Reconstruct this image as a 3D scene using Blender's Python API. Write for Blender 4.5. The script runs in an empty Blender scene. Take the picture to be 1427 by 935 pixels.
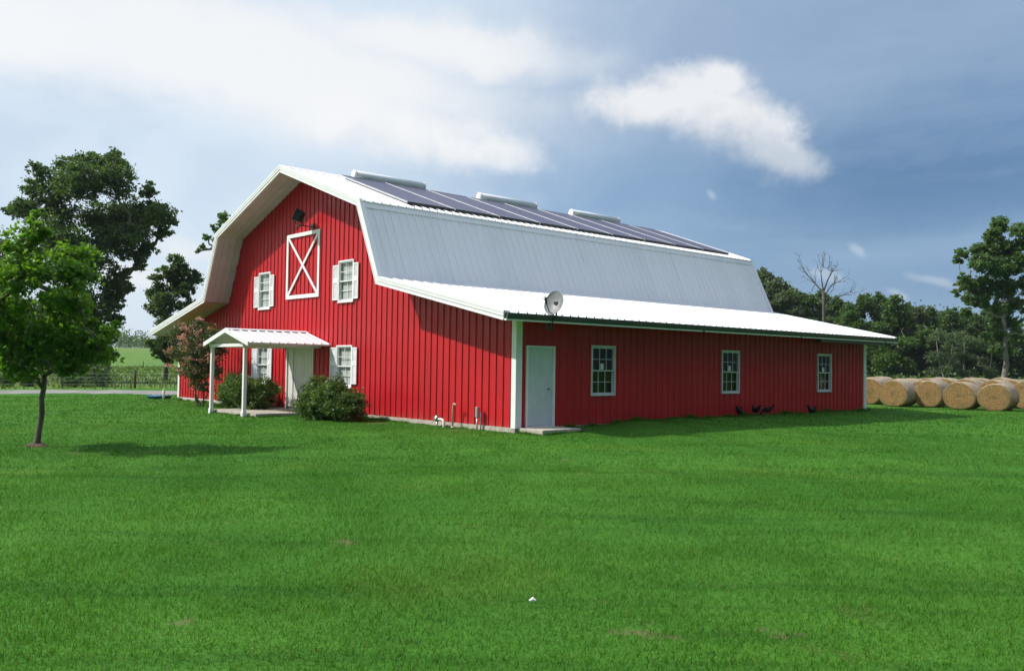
import bpy, math, random
import numpy as np
R = math.radians
rng = np.random.default_rng(7)
random.seed(7)
S = bpy.context.scene
COL = S.collection

# ---------------------------------------------------------------- camera
CF = 1246.826 / 1427.0
YAW, PIT, ROLL = R(48.39), R(1.934), R(0.813)
CAM = np.array([17.17, -15.405, 1.597])
fwd = np.array([-math.sin(YAW)*math.cos(PIT), math.cos(YAW)*math.cos(PIT), math.sin(PIT)])
rt0 = np.array([math.cos(YAW), math.sin(YAW), 0.0]); up0 = np.cross(rt0, fwd)
rt = rt0*math.cos(ROLL) + up0*math.sin(ROLL); up = -rt0*math.sin(ROLL) + up0*math.cos(ROLL)
from mathutils import Matrix, Vector
cd = bpy.data.cameras.new('camera'); cam = bpy.data.objects.new('camera', cd); COL.objects.link(cam)
cam.matrix_world = Matrix(((rt[0], up[0], -fwd[0], CAM[0]), (rt[1], up[1], -fwd[1], CAM[1]), (rt[2], up[2], -fwd[2], CAM[2]), (0, 0, 0, 1)))
cd.sensor_width = 36; cd.lens = 36*CF; cd.clip_end = 9000; cd.clip_start = .05
S.camera = cam

def ray(px, py):
    return fwd + (px-713.5)/1246.826*rt - (py-467.5)/1246.826*up
def at(px, py, D): return CAM + D*ray(px, py)
def onY(px, py, Y):
    d = ray(px, py); return CAM + d*((Y-CAM[1])/d[1])
def azel(px, py):
    d = ray(px, py); return math.atan2(-d[0], d[1]), math.atan2(d[2], math.hypot(d[0], d[1]))

# ---------------------------------------------------------------- terrain height
def sm(t):
    t = np.clip(t, 0, 1); return t*t*(3-2*t)
def ground(x, y):
    x = np.asarray(x, float); y = np.asarray(y, float)
    z = -0.15 + 7.4*sm((-x-60)/360.)*sm((400-y)/300.+.2)
    z = z + 0.020*np.sin(x*.9+1.3*np.sin(y*.5)) * np.sin(y*.8+.7*x) + .012*np.sin(x*2.1+y*1.3)*np.sin(y*2.7-x*.6)
    z = z + .05*np.sin(x*.21+2)*np.sin(y*.17+1)
    # the lawn banks up against the long side wall
    near = sm((3.2-x)/3.0)*sm((x+1.0)/.8)*sm((y-1.2)/3.5)*sm((24-y)/4.)
    z = z*(1-near) + (.045+.012*np.sin(y*3.1)+.01*np.sin(y*1.3))*near
    fr = sm((y+3.4)/2.)*sm((x+25)/2.)*sm((2.5-x)/1.5)*sm((1.0-y)/1.0)
    z = z*(1-fr) - .135*fr
    # raised mulch ring under the young tree
    r = np.hypot(x+2.8, y+10.49); z = z + .05*np.exp(-(r/.33)**2)
    return z

# ---------------------------------------------------------------- materials
def mat(name):
    m = bpy.data.materials.new(name); m.use_nodes = True
    nt = m.node_tree; nt.nodes.clear(); out = nt.nodes.new('ShaderNodeOutputMaterial')
    return m, nt, out
class NT:
    def __init__(s, nt): s.nt = nt
    def n(s, t, **k):
        o = s.nt.nodes.new(t)
        for a, b in k.items(): setattr(o, a, b)
        return o
    def put(s, sock, v):
        if isinstance(v, bpy.types.NodeSocket): s.nt.links.new(v, sock)
        elif v is not None: sock.default_value = v
    def m(s, op, a, b=None, c=None, clamp=False):
        o = s.n('ShaderNodeMath', operation=op, use_clamp=clamp)
        s.put(o.inputs[0], a); s.put(o.inputs[1], b); s.put(o.inputs[2], c); return o.outputs[0]
    def mr(s, v, a, b, c=0., d=1., smooth=True):
        o = s.n('ShaderNodeMapRange', interpolation_type='SMOOTHSTEP' if smooth else 'LINEAR')
        for i, q in enumerate((v, a, b, c, d)): s.put(o.inputs[i], q)
        return o.outputs[0]
    def mix(s, f, a, b, mode='MIX'):
        o = s.n('ShaderNodeMix', data_type='RGBA', blend_type=mode)
        s.put(o.inputs[0], f)
        for i, q in ((6, a), (7, b)):
            if isinstance(q, tuple) and len(q) == 3: q = q + (1,)
            s.put(o.inputs[i], q)
        return o.outputs[2]
    def noise(s, vec, scale, detail=4, rough=.55, dist=0., out=0):
        o = s.n('ShaderNodeTexNoise'); s.put(o.inputs['Vector'], vec); o.inputs['Scale'].default_value = scale
        o.inputs['Detail'].default_value = detail; o.inputs['Roughness'].default_value = rough; o.inputs['Distortion'].default_value = dist
        return o.outputs[out]
    def mapping(s, vec, scale=(1, 1, 1), rot=(0, 0, 0), loc=(0, 0, 0)):
        o = s.n('ShaderNodeMapping'); s.put(o.inputs[0], vec); o.inputs[1].default_value = loc; o.inputs[2].default_value = rot; o.inputs[3].default_value = scale
        return o.outputs[0]

def surf(name, c1, c2=None, scale=6., rough=.5, metal=0., bump=0., bscale=40., stretch=(1, 1, 1), spec=.5, rvar=0., detail=5):
    m, nt, out = mat(name); g = NT(nt)
    b = g.n('ShaderNodeBsdfPrincipled'); tc = g.n('ShaderNodeTexCoord'); v = g.mapping(tc.outputs['Object'], stretch)
    c2 = c2 or tuple(x*.82 for x in c1)
    nz = g.noise(v, scale, detail)
    g.put(b.inputs['Base Color'], g.mix(g.mr(nz, .35, .65), c1, c2))
    b.inputs['Metallic'].default_value = metal; b.inputs['Specular IOR Level'].default_value = spec
    if rvar: g.put(b.inputs['Roughness'], g.mr(nz, .3, .7, rough-rvar, rough+rvar))
    else: b.inputs['Roughness'].default_value = rough
    if bump:
        bp = g.n('ShaderNodeBump'); bp.inputs['Strength'].default_value = bump; bp.inputs['Distance'].default_value = .02
        g.put(bp.inputs['Height'], g.noise(v, bscale, 4)); g.put(b.inputs['Normal'], bp.outputs[0])
    nt.links.new(b.outputs[0], out.inputs[0]); return m

M = {}
def redmat():
    m, nt, out = mat('red_siding'); g = NT(nt); b = g.n('ShaderNodeBsdfPrincipled'); tc = g.n('ShaderNodeTexCoord'); P = tc.outputs['Object']; q = g.n('ShaderNodeSeparateXYZ'); g.put(q.inputs[0], P)
    u = g.m('ADD', q.outputs[0], q.outputs[1]); w = g.n('ShaderNodeTexWhiteNoise', noise_dimensions='1D'); g.put(w.inputs['W'], g.m('FLOOR', g.m('DIVIDE', u, .87)))
    c = g.mix(g.mr(g.noise(P, .7, 5), .3, .7), (.50, .009, .017), (.43, .009, .015)); c = g.mix(g.m('MULTIPLY', w.outputs[0], .22), c, (.40, .012, .018))
    st = g.m('MULTIPLY', g.mr(g.noise(g.mapping(P, (9, 9, .5)), 1.2, 5, .6), .55, .8), .30); c = g.mix(st, c, (.34, .03, .03))
    # mud splashed up from the ground: ragged specks along the foot of the sheets
    sp = g.m('MULTIPLY', g.mr(g.m('ADD', q.outputs[2], g.m('MULTIPLY', g.noise(P, 6, 5, .7), .5)), .22, .5, 1, 0), g.mr(g.noise(P, 45, 3), .45, .6)); c = g.mix(g.m('MULTIPLY', sp, .45), c, (.30, .12, .07))
    # screw heads along the girts
    fz = g.m('ABSOLUTE', g.m('SUBTRACT', g.m('FRACT', g.m('DIVIDE', q.outputs[2], 1.1)), .5)); fu = g.m('ABSOLUTE', g.m('SUBTRACT', g.m('FRACT', g.m('DIVIDE', u, .29)), .5))
    sc = g.m('MULTIPLY', g.m('LESS_THAN', fz, .010), g.m('LESS_THAN', fu, .035)); c = g.mix(g.m('MULTIPLY', sc, .7), c, (.16, .01, .012))
    g.put(b.inputs['Base Color'], c); g.put(b.inputs['Roughness'], g.mr(g.noise(P, 2.2, 4), .3, .7, .34, .52)); b.inputs['Specular IOR Level'].default_value = .35
    bp = g.n('ShaderNodeBump'); bp.inputs['Strength'].default_value = .35; bp.inputs['Distance'].default_value = .02; g.put(bp.inputs['Height'], g.noise(g.mapping(P, (1.6, 1.6, .7)), 1.6, 2)); g.put(b.inputs['Normal'], bp.outputs[0])
    nt.links.new(b.outputs[0], out.inputs[0]); return m
M['red'] = redmat()
M['white'] = surf('white_paint', (.80, .80, .81), (.75, .75, .76), 3, .4)
M['soffit'] = surf('soffit_metal', (.58, .53, .55), (.51, .46, .48), 1.5, .45)  # white panels; the pinkish grey puts reflected red and green light into the colour
M['dark'] = surf('dark_gutter', (.035, .042, .048), (.05, .055, .06), 3, .4)
M['black'] = surf('black_metal', (.012, .014, .013), (.02, .022, .02), 8, .4)
M['concrete'] = surf('concrete', (.46, .42, .35), (.33, .30, .25), 5, .9, bump=.3, bscale=60)
M['door'] = surf('door_paint', (.60, .64, .63), (.54, .58, .58), 2, .4)
M['frontdoor'] = surf('front_door_paint', (.74, .74, .70), (.66, .66, .62), 2, .45)
M['frame'] = surf('window_vinyl', (.62, .63, .61), (.55, .56, .54), 5, .45)
M['blind'] = surf('blind_slat', (.72, .72, .70), (.66, .66, .64), 3, .5)
M['pvc'] = surf('pvc_pipe', (.72, .71, .68), (.6, .58, .54), 8, .4)
M['galv'] = surf('galvanised_metal', (.45, .47, .48), (.36, .38, .39), 10, .35, .6)
M['vent'] = surf('vent_metal', (.80, .81, .80), (.74, .75, .75), 2, .4)
M['panelframe'] = surf('panel_frame', (.70, .70, .68), (.6, .6, .6), 3, .35, .4)
M['bark'] = surf('bark', (.085, .068, .05), (.16, .14, .11), 9, .95, bump=.8, bscale=18, stretch=(1, 1, .3))
M['barkpale'] = surf('pale_bark', (.34, .31, .26), (.20, .18, .15), 2, .95, bump=.5, bscale=8)
M['barkelm'] = surf('elm_bark', (.20, .18, .15), (.13, .115, .095), 2, .95, bump=.5, bscale=8)
M['barkdead'] = surf('dead_wood', (.10, .09, .08), (.065, .058, .05), 2, .95)
M['wood'] = surf('weathered_wood', (.12, .09, .065), (.07, .055, .04), 6, .9, stretch=(1, 1, .2))
M['soil'] = surf('mulch', (.12, .075, .045), (.07, .045, .03), 14, 1, bump=1, bscale=40)
M['gravel'] = surf('gravel', (.24, .225, .21), (.17, .16, .15), .8, .95, bump=.6, bscale=30)
M['blue'] = surf('blue_plastic', (.05, .24, .55), None, 5, .5)
M['feather'] = surf('black_feathers', (.006, .007, .008), (.012, .011, .014), 30, .6, spec=.2)
M['comb'] = surf('red_comb', (.4, .02, .02), None, 20, .6)
M['hleg'] = surf('hen_leg', (.25, .2, .09), None, 20, .6)
M['paper'] = surf('paper', (.78, .78, .75), None, 20, .7)
M['hinge'] = surf('steel', (.3, .3, .3), None, 9, .3, .9)

# roof metal with dirt streaks running down the slope
def roofmat(name='white_roof_metal', dirt=.45, a=.45):
    m, nt, out = mat(name); g = NT(nt); b = g.n('ShaderNodeBsdfPrincipled'); tc = g.n('ShaderNodeTexCoord')
    v = g.mapping(tc.outputs['Object'], (.35, 5., .35)); n1 = g.noise(v, 1.2, 6, .6)
    n2 = g.noise(tc.outputs['Object'], .45, 4); n3 = g.noise(g.mapping(tc.outputs['Object'], (.8, 14., .8)), 1.5, 4)
    sep = g.n('ShaderNodeSeparateXYZ'); g.put(sep.inputs[0], tc.outputs['Object'])
    # sheets laid side by side, each a touch different
    sheet = g.n('ShaderNodeTexWhiteNoise', noise_dimensions='1D'); g.put(sheet.inputs['W'], g.m('FLOOR', g.m('DIVIDE', sep.outputs[1], .915)))
    k = g.m('MULTIPLY', g.mr(n1, .5, .72), g.mr(n2, .35, .65)); k = g.m('ADD', g.m('MULTIPLY', k, dirt), g.m('MULTIPLY', g.mr(n3, .55, .75), .10))
    c = g.mix(sheet.outputs[0], (.72, .73, .74), (.76, .765, .775))
    g.put(b.inputs['Base Color'], g.mix(k, c, (.42, .42, .41)))
    b.inputs['Roughness'].default_value = a; b.inputs['Metallic'].default_value = 0.
    nt.links.new(b.outputs[0], out.inputs[0]); return m
M['roof'] = roofmat(dirt=.24)

# window glass
m, nt, out = mat('window_glass'); g = NT(nt)
tr = g.n('ShaderNodeBsdfTransparent'); tr.inputs[0].default_value = (.82, .86, .84, 1); gl = g.n('ShaderNodeBsdfGlossy'); gl.inputs['Roughness'].default_value = .02
fr = g.n('ShaderNodeLayerWeight'); fr.inputs[0].default_value = .5; mx = g.n('ShaderNodeMixShader')
g.put(mx.inputs[0], g.m('MULTIPLY_ADD', g.m('POWER', fr.outputs[1], 5.), .9, .05)); nt.links.new(tr.outputs[0], mx.inputs[1]); nt.links.new(gl.outputs[0], mx.inputs[2]); nt.links.new(mx.outputs[0], out.inputs[0])
M['glass'] = m
# solar laminate
m, nt, out = mat('solar_cells'); g = NT(nt); b = g.n('ShaderNodeBsdfPrincipled'); tc = g.n('ShaderNodeTexCoord')
sep = g.n('ShaderNodeSeparateXYZ'); g.put(sep.inputs[0], tc.outputs['Object'])
def gridline(s, per, w):
    f = g.m('FRACT', g.m('DIVIDE', s, per)); return g.m('LESS_THAN', f, w)
ln = g.m('MAXIMUM', gridline(sep.outputs[0], .157, .06), gridline(sep.outputs[1], .157, .06))
c = g.mix(g.mr(g.noise(tc.outputs['Object'], 2.5, 3), .3, .7), (.040, .038, .082), (.058, .052, .105))
g.put(b.inputs['Base Color'], g.mix(g.m('MULTIPLY', ln, .5), c, (.16, .16, .2)))
b.inputs['Roughness'].default_value = .42; b.inputs['Specular IOR Level'].default_value = .5
nt.links.new(b.outputs[0], out.inputs[0]); M['cells'] = m

# leaves
def leafmat(name, c1, c2, c3=None, trans=.35, cl=1.2):
    m, nt, out = mat(name); g = NT(nt); tc = g.n('ShaderNodeTexCoord'); geo = g.n('ShaderNodeNewGeometry')
    c = g.mix(g.mr(g.noise(tc.outputs['Object'], cl, 3), .38, .62), c1, c2)
    c = g.mix(g.mr(geo.outputs['Random Per Island'], .0, 1., 0, .55, False), c, c3 or c2)
    d = g.n('ShaderNodeBsdfPrincipled'); g.put(d.inputs['Base Color'], c); d.inputs['Roughness'].default_value = .5; d.inputs['Specular IOR Level'].default_value = .35
    t = g.n('ShaderNodeBsdfTranslucent'); g.put(t.inputs[0], g.mix(1., c, (1.5, 1.6, .6), 'MULTIPLY'))
    mx = g.n('ShaderNodeMixShader'); mx.inputs[0].default_value = trans
    nt.links.new(d.outputs[0], mx.inputs[1]); nt.links.new(t.outputs[0], mx.inputs[2]); nt.links.new(mx.outputs[0], out.inputs[0]); return m
M['leaf_oak'] = leafmat('oak_leaves', (.050, .092, .032), (.095, .155, .048), (.075, .125, .04), .42, .5)
M['leaf_young'] = leafmat('young_leaves', (.06, .135, .018), (.15, .28, .03), (.11, .22, .025), .45, 2.2)
M['leaf_bush'] = leafmat('bush_leaves', (.042, .095, .022), (.085, .155, .035), (.13, .19, .06), .35, 3)
M['leaf_wood'] = leafmat('wood_leaves', (.050, .098, .030), (.092, .16, .042), (.075, .13, .036), .42, .3)
M['leaf_wood_lime'] = leafmat('lime_leaves', (.055, .12, .018), (.085, .16, .025), (.06, .11, .02), .35, .3)
M['leaf_wood_grey'] = leafmat('grey_green_leaves', (.085, .125, .065), (.12, .16, .08), (.08, .12, .055), .4, .3)
M['leaf_right'] = leafmat('elm_leaves', (.070, .135, .045), (.12, .20, .065), (.10, .16, .055), .42, .6)
M['flower'] = leafmat('pink_blossom', (.50, .24, .27), (.58, .34, .35), (.34, .16, .17), .3, 3)
M['leaf_myrtle'] = leafmat('myrtle_leaves', (.045, .085, .026), (.08, .12, .036), (.08, .06, .035), .3, 3)

# grass (ground sheet and blades share the colour fields)
def grass_color(g, P, blade):
    n1 = g.noise(P, .18, 3); n2 = g.noise(P, 1.1, 5, .6); n3 = g.noise(P, 7., 4, .6)
    st = g.noise(g.mapping(g.mapping(P, (1, 1, 1), (0, 0, R(-46))), (.16, 1.7, 1.)), 1.0, 6, .62, .5)      # mower lay
    c = g.mix(g.mr(n1, .35, .65), (.044, .152, .015), (.065, .188, .019))
    c = g.mix(g.m('MULTIPLY', g.mr(n2, .45, .75), .42), c, (.024, .100, .009))
    c = g.mix(g.m('MULTIPLY', g.mr(st, .50, .66), .55), c, (.021, .090, .009))
    c = g.mix(g.m('MULTIPLY', g.mr(n3, .5, .75), .35), c, (.080, .185, .022))
    dry = g.m('MULTIPLY', g.mr(g.noise(P, .8, 5, .65), .60, .74), g.mr(g.noise(P, 9., 3), .45, .6))
    c = g.mix(g.m('MULTIPLY', dry, .5), c, (.13, .15, .045))
    yel = g.mr(g.noise(P, .33, 4, .6), .56, .7); c = g.mix(g.m('MULTIPLY', yel, .35), c, (.095, .175, .018))
    if blade:
        geo = g.n('ShaderNodeNewGeometry')
        c = g.mix(g.mr(geo.outputs['Random Per Island'], 0, 1, 0, .55, False), c, (.085, .225, .016))
        c = g.mix(g.mr(geo.outputs['Random Per Island'], .955, .975, 0, .8), c, (.20, .19, .07))
    return c
BARE = ((9.65, -10.86, .13), (13.35, -10.9, .13), (13.9, -10.2, .10), (5.2, -3.4, .12), (-5.0, -.9, .35), (-1.5, -.75, .3), (.6, 1.75, .25), (-2.8, -10.49, .18), (-9.3, -3.2, .25), (-1.2, -10.2, .15), (11.4, -13.1, .08))
def bare_mask(g, P, soft=1.):
    acc = None; w = g.noise(P, 3.5, 4, .65, 0, 1); 
    Q = g.n('ShaderNodeVectorMath', operation='MULTIPLY_ADD'); g.put(Q.inputs[0], w); Q.inputs[1].default_value = (.9, .9, 0); g.put(Q.inputs[2], P)
    s = g.n('ShaderNodeSeparateXYZ'); g.put(s.inputs[0], Q.outputs[0])
    for x, y, r in BARE:
        d = g.m('SQRT', g.m('ADD', g.m('POWER', g.m('SUBTRACT', s.outputs[0], x+.45), 2.), g.m('POWER', g.m('SUBTRACT', s.outputs[1], y+.45), 2.)))
        k = g.mr(d, r*.4, r*1.5, 1., 0.); acc = k if acc is None else g.m('MAXIMUM', acc, k)
    return acc
m, nt, out = mat('lawn_ground'); g = NT(nt); geo = g.n('ShaderNodeNewGeometry'); P = geo.outputs['Position']; s = g.n('ShaderNodeSeparateXYZ'); g.put(s.inputs[0], P)
c = grass_color(g, P, False)
c = g.mix(g.m('MULTIPLY', bare_mask(g, P), .75), c, g.mix(g.mr(g.noise(P, 12, 4), .35, .65), (.17, .155, .075), (.11, .10, .045)))
# pasture beyond the driveway
past = g.mix(g.mr(g.noise(P, .05, 4), .4, .6), (.085, .19, .028), (.12, .215, .04))
band = g.m('MULTIPLY', g.mr(s.outputs[0], -95, -75, 0, 1), g.mr(s.outputs[0], -52, -44, 1, 0))
past = g.mix(g.m('MULTIPLY', band, g.mr(g.noise(g.mapping(P, (1, .25, 1)), .30, 5), .42, .58, 0, .6)), past, (.15, .15, .06))
far = g.mr(s.outputs[0], -300, -230, 1, 0); past = g.mix(g.m('MULTIPLY', far, .45), past, (.17, .19, .07))
past = g.mix(g.m('MULTIPLY', g.mr(g.noise(P, .7, 5, .65), .45, .65), .45), past, (.035, .085, .018))
c = g.mix(g.mr(s.outputs[0], -41, -39, 1, 0), c, past)
hay = g.m('MULTIPLY', g.mr(s.outputs[1], 24, 27), g.mr(s.outputs[0], -40, -38)); c = g.mix(g.m('MULTIPLY', hay, g.mr(g.noise(P, .6, 5), .4, .6, 0, .7)), c, (.085, .15, .035))
b = g.n('ShaderNodeBsdfPrincipled'); g.put(b.inputs['Base Color'], c); b.inputs['Roughness'].default_value = .9; b.inputs['Specular IOR Level'].default_value = .1
bp = g.n('ShaderNodeBump'); bp.inputs['Strength'].default_value = .9; bp.inputs['Distance'].default_value = .05
g.put(bp.inputs['Height'], g.m('ADD', g.noise(P, 22, 4, .7), g.m('MULTIPLY', g.noise(P, 3.5, 4), 1.5))); g.put(b.inputs['Normal'], bp.outputs[0])
nt.links.new(b.outputs[0], out.inputs[0]); M['lawn'] = m
m, nt, out = mat('grass_blades'); g = NT(nt); geo = g.n('ShaderNodeNewGeometry'); P = geo.outputs['Position']
c = grass_color(g, P, True)
d = g.n('ShaderNodeBsdfPrincipled'); g.put(d.inputs['Base Color'], c); d.inputs['Roughness'].default_value = .6; d.inputs['Specular IOR Level'].default_value = .15
t = g.n('ShaderNodeBsdfTranslucent'); g.put(t.inputs[0], g.mix(1., c, (1.3, 1.35, .8), 'MULTIPLY')); mx = g.n('ShaderNodeMixShader'); mx.inputs[0].default_value = .35
nt.links.new(d.outputs[0], mx.inputs[1]); nt.links.new(t.outputs[0], mx.inputs[2]); nt.links.new(mx.outputs[0], out.inputs[0]); M['blade'] = m

# hay: spiral face and straw-wrapped side, all by position in the bale (axis = local Y, centre at z .68)
m, nt, out = mat('hay'); g = NT(nt); tc = g.n('ShaderNodeTexCoord'); geo = g.n('ShaderNodeNewGeometry'); oi = g.n('ShaderNodeObjectInfo')
O = tc.outputs['Object']; s = g.n('ShaderNodeSeparateXYZ'); g.put(s.inputs[0], O)
zz = g.m('SUBTRACT', s.outputs[2], .68); rad = g.m('SQRT', g.m('ADD', g.m('POWER', s.outputs[0], 2.), g.m('POWER', zz, 2.)))
ang = g.m('ARCTAN2', zz, s.outputs[0])
O2 = g.n('ShaderNodeVectorMath', operation='ADD'); g.put(O2.inputs[0], O); cmb = g.n('ShaderNodeCombineXYZ'); g.put(cmb.inputs[1], g.m('MULTIPLY', oi.outputs['Random'], 50.)); g.put(O2.inputs[1], cmb.outputs[0]); OO = O2.outputs[0]
wob = g.m('MULTIPLY', g.noise(OO, 3.0, 4), .26)
sp = g.m('FRACT', g.m('MULTIPLY', g.m('ADD', g.m('ADD', rad, g.m('MULTIPLY', ang, .0187)), wob), 8.5))
ring = g.m('MULTIPLY', g.mr(g.m('ABSOLUTE', g.m('SUBTRACT', sp, .5)), .15, .5), g.mr(g.noise(OO, 5., 3), .35, .6, .35, 1.))
cv = g.n('ShaderNodeCombineXYZ'); g.put(cv.inputs[0], g.m('MULTIPLY', rad, 30.)); g.put(cv.inputs[1], g.m('MULTIPLY', ang, 4.)); g.put(cv.inputs[2], g.m('MULTIPLY', oi.outputs['Random'], 20.))
fib = g.noise(cv.outputs[0], 1.2, 5, .7)
fc = g.mix(g.mr(fib, .38, .62), (.19, .115, .042), (.36, .235, .105)); fc = g.mix(g.m('MULTIPLY', ring, .60), fc, (.12, .085, .04))
fc = g.mix(g.m('MULTIPLY', g.mr(g.noise(OO, 3.2, 4), .50, .66), .65), fc, (.13, .12, .05))
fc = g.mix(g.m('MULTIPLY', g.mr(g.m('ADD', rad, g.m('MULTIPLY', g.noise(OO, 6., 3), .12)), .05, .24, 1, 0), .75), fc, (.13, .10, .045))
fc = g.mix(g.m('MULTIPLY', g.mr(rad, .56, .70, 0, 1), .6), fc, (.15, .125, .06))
sv = g.n('ShaderNodeCombineXYZ'); g.put(sv.inputs[0], g.m('MULTIPLY', ang, 1.2)); g.put(sv.inputs[1], g.m('MULTIPLY', s.outputs[1], 16.)); g.put(sv.inputs[2], g.m('MULTIPLY', oi.outputs['Random'], 20.))
sc = g.mix(g.mr(g.noise(sv.outputs[0], 1.6, 5, .65), .3, .7), (.28, .225, .155), (.42, .35, .255)); sc = g.mix(g.mr(g.noise(OO, 1.5, 4), .5, .7, 0, .5), sc, (.25, .21, .15))
sep = g.n('ShaderNodeSeparateXYZ'); nn = g.n('ShaderNodeVectorTransform', vector_type='NORMAL', convert_from='WORLD', convert_to='OBJECT'); g.put(nn.inputs[0], geo.outputs['True Normal']); g.put(sep.inputs[0], nn.outputs[0])
isf = g.mr(g.m('ABSOLUTE', sep.outputs[1]), .6, .8)
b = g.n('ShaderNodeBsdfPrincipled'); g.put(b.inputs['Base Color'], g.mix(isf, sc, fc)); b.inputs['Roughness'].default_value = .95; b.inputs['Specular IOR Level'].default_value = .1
bp = g.n('ShaderNodeBump'); bp.inputs['Strength'].default_value = .8; bp.inputs['Distance'].default_value = .03
g.put(bp.inputs['Height'], g.m('ADD', fib, g.noise(OO, 30, 4))); g.put(b.inputs['Normal'], bp.outputs[0]); nt.links.new(b.outputs[0], out.inputs[0]); M['hay'] = m

# ---------------------------------------------------------------- mesh helpers
def tag(o, label=None, cat=None, group=None, kind=None):
    if label: o['label'] = label
    if cat: o['category'] = cat
    if group: o['group'] = group
    if kind: o['kind'] = kind
    return o
def thing(name, label, cat, loc=(0, 0, 0), rz=0, group=None):
    o = bpy.data.objects.new(name, None); COL.objects.link(o); o.location = [float(q) for q in loc]; o.rotation_euler = (0, 0, rz)
    o.empty_display_size = .2
    return tag(o, label, cat, group)
def linkobj(name, me, m, parent=None):
    o = bpy.data.objects.new(name, me); COL.objects.link(o)
    if m and not me.materials: me.materials.append(M[m] if isinstance(m, str) else m)
    if parent: o.parent = parent
    return o
class MB:
    def __init__(s): s.v = []; s.f = []
    def add(s, vs, fs):
        k = len(s.v); s.v += [tuple(map(float, q)) for q in vs]; s.f += [tuple(i+k for i in f) for f in fs]
    def box(s, x0, x1, y0, y1, z0, z1):
        s.add([(x0, y0, z0), (x1, y0, z0), (x1, y1, z0), (x0, y1, z0), (x0, y0, z1), (x1, y0, z1), (x1, y1, z1), (x0, y1, z1)],
              [(0, 3, 2, 1), (4, 5, 6, 7), (0, 1, 5, 4), (1, 2, 6, 5), (2, 3, 7, 6), (3, 0, 4, 7)])
    def quad(s, a, b, c, d): s.add([a, b, c, d], [(0, 1, 2, 3)])
    def hexa(s, p): s.add(p, [(0, 3, 2, 1), (4, 5, 6, 7), (0, 1, 5, 4), (1, 2, 6, 5), (2, 3, 7, 6), (3, 0, 4, 7)])
    def prismY(s, poly, y0, y1):
        n = len(poly); s.add([(x, y0, z) for x, z in poly]+[(x, y1, z) for x, z in poly],
              [tuple(range(n)), tuple(range(2*n-1, n-1, -1))]+[((i+1) % n, i, i+n, (i+1) % n+n) for i in range(n)])
    def bar(s, a, b, w, t, upv=(0, 0, 1)):
        a = np.array(a, float); b = np.array(b, float); d = b-a; d /= np.linalg.norm(d); u = np.cross(d, upv); u /= np.linalg.norm(u); v = np.cross(u, d)
        s.hexa([a-u*w/2-v*t/2, a+u*w/2-v*t/2, b+u*w/2-v*t/2, b-u*w/2-v*t/2, a-u*w/2+v*t/2, a+u*w/2+v*t/2, b+u*w/2+v*t/2, b-u*w/2+v*t/2])
    def tube(s, pts, rad, n=8, cap=True):
        pts = [np.array(p, float) for p in pts]; rad = rad if hasattr(rad, '__len__') else [rad]*len(pts)
        vs = []; u = None
        for i, p in enumerate(pts):
            d = pts[min(i+1, len(pts)-1)]-pts[max(i-1, 0)]; d = d/(np.linalg.norm(d)+1e-9)
            if u is None: u = np.cross(d, (0, 0, 1) if abs(d[2]) < .9 else (1, 0, 0))
            u = u - d*np.dot(u, d); u /= np.linalg.norm(u)+1e-9; w = np.cross(d, u)
            for k in range(n):
                a = 2*math.pi*k/n; vs.append(p+rad[i]*(math.cos(a)*u+math.sin(a)*w))
        fs = [(i*n+k, i*n+(k+1) % n, (i+1)*n+(k+1) % n, (i+1)*n+k) for i in range(len(pts)-1) for k in range(n)]
        if cap: fs += [tuple(range(n-1, -1, -1)), tuple((len(pts)-1)*n+k for k in range(n))]
        s.add(vs, fs)
    def build(s, name, m, parent=None, smooth=False, bevel=0):
        me = bpy.data.meshes.new(name); me.from_pydata(s.v, [], s.f); me.update()
        if smooth: me.polygons.foreach_set('use_smooth', [True]*len(me.polygons))
        o = linkobj(name, me, m, parent)
        if bevel:
            b = o.modifiers.new('bevel', 'BEVEL'); b.width = bevel; b.segments = 2; b.limit_method = 'ANGLE'
        return o
def np_mesh(name, V, nper, m, parent=None, faces=None):
    """V (N,3); polygons of nper consecutive verts, or explicit faces list of (idx array, size)"""
    me = bpy.data.meshes.new(name); V = np.ascontiguousarray(V, dtype=np.float32)
    me.vertices.add(len(V)); me.vertices.foreach_set('co', V.ravel())
    if faces is None: L = np.arange(len(V), dtype=np.int32); sizes = np.full(len(V)//nper, nper, np.int32)
    else: L, sizes = faces; L = L.astype(np.int32); sizes = sizes.astype(np.int32)
    me.loops.add(len(L)); me.loops.foreach_set('vertex_index', L)
    st = np.concatenate([[0], np.cumsum(sizes)[:-1]]).astype(np.int32)
    me.polygons.add(len(sizes)); me.polygons.foreach_set('loop_start', st); me.polygons.foreach_set('loop_total', sizes)
    me.update(calc_edges=True)
    return linkobj(name, me, m, parent)
def copy_tree(o, parent=None):
    c = o.copy(); COL.objects.link(c)
    if parent: c.parent = parent
    for ch in list(o.children): copy_tree(ch, c)
    return c

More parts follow.
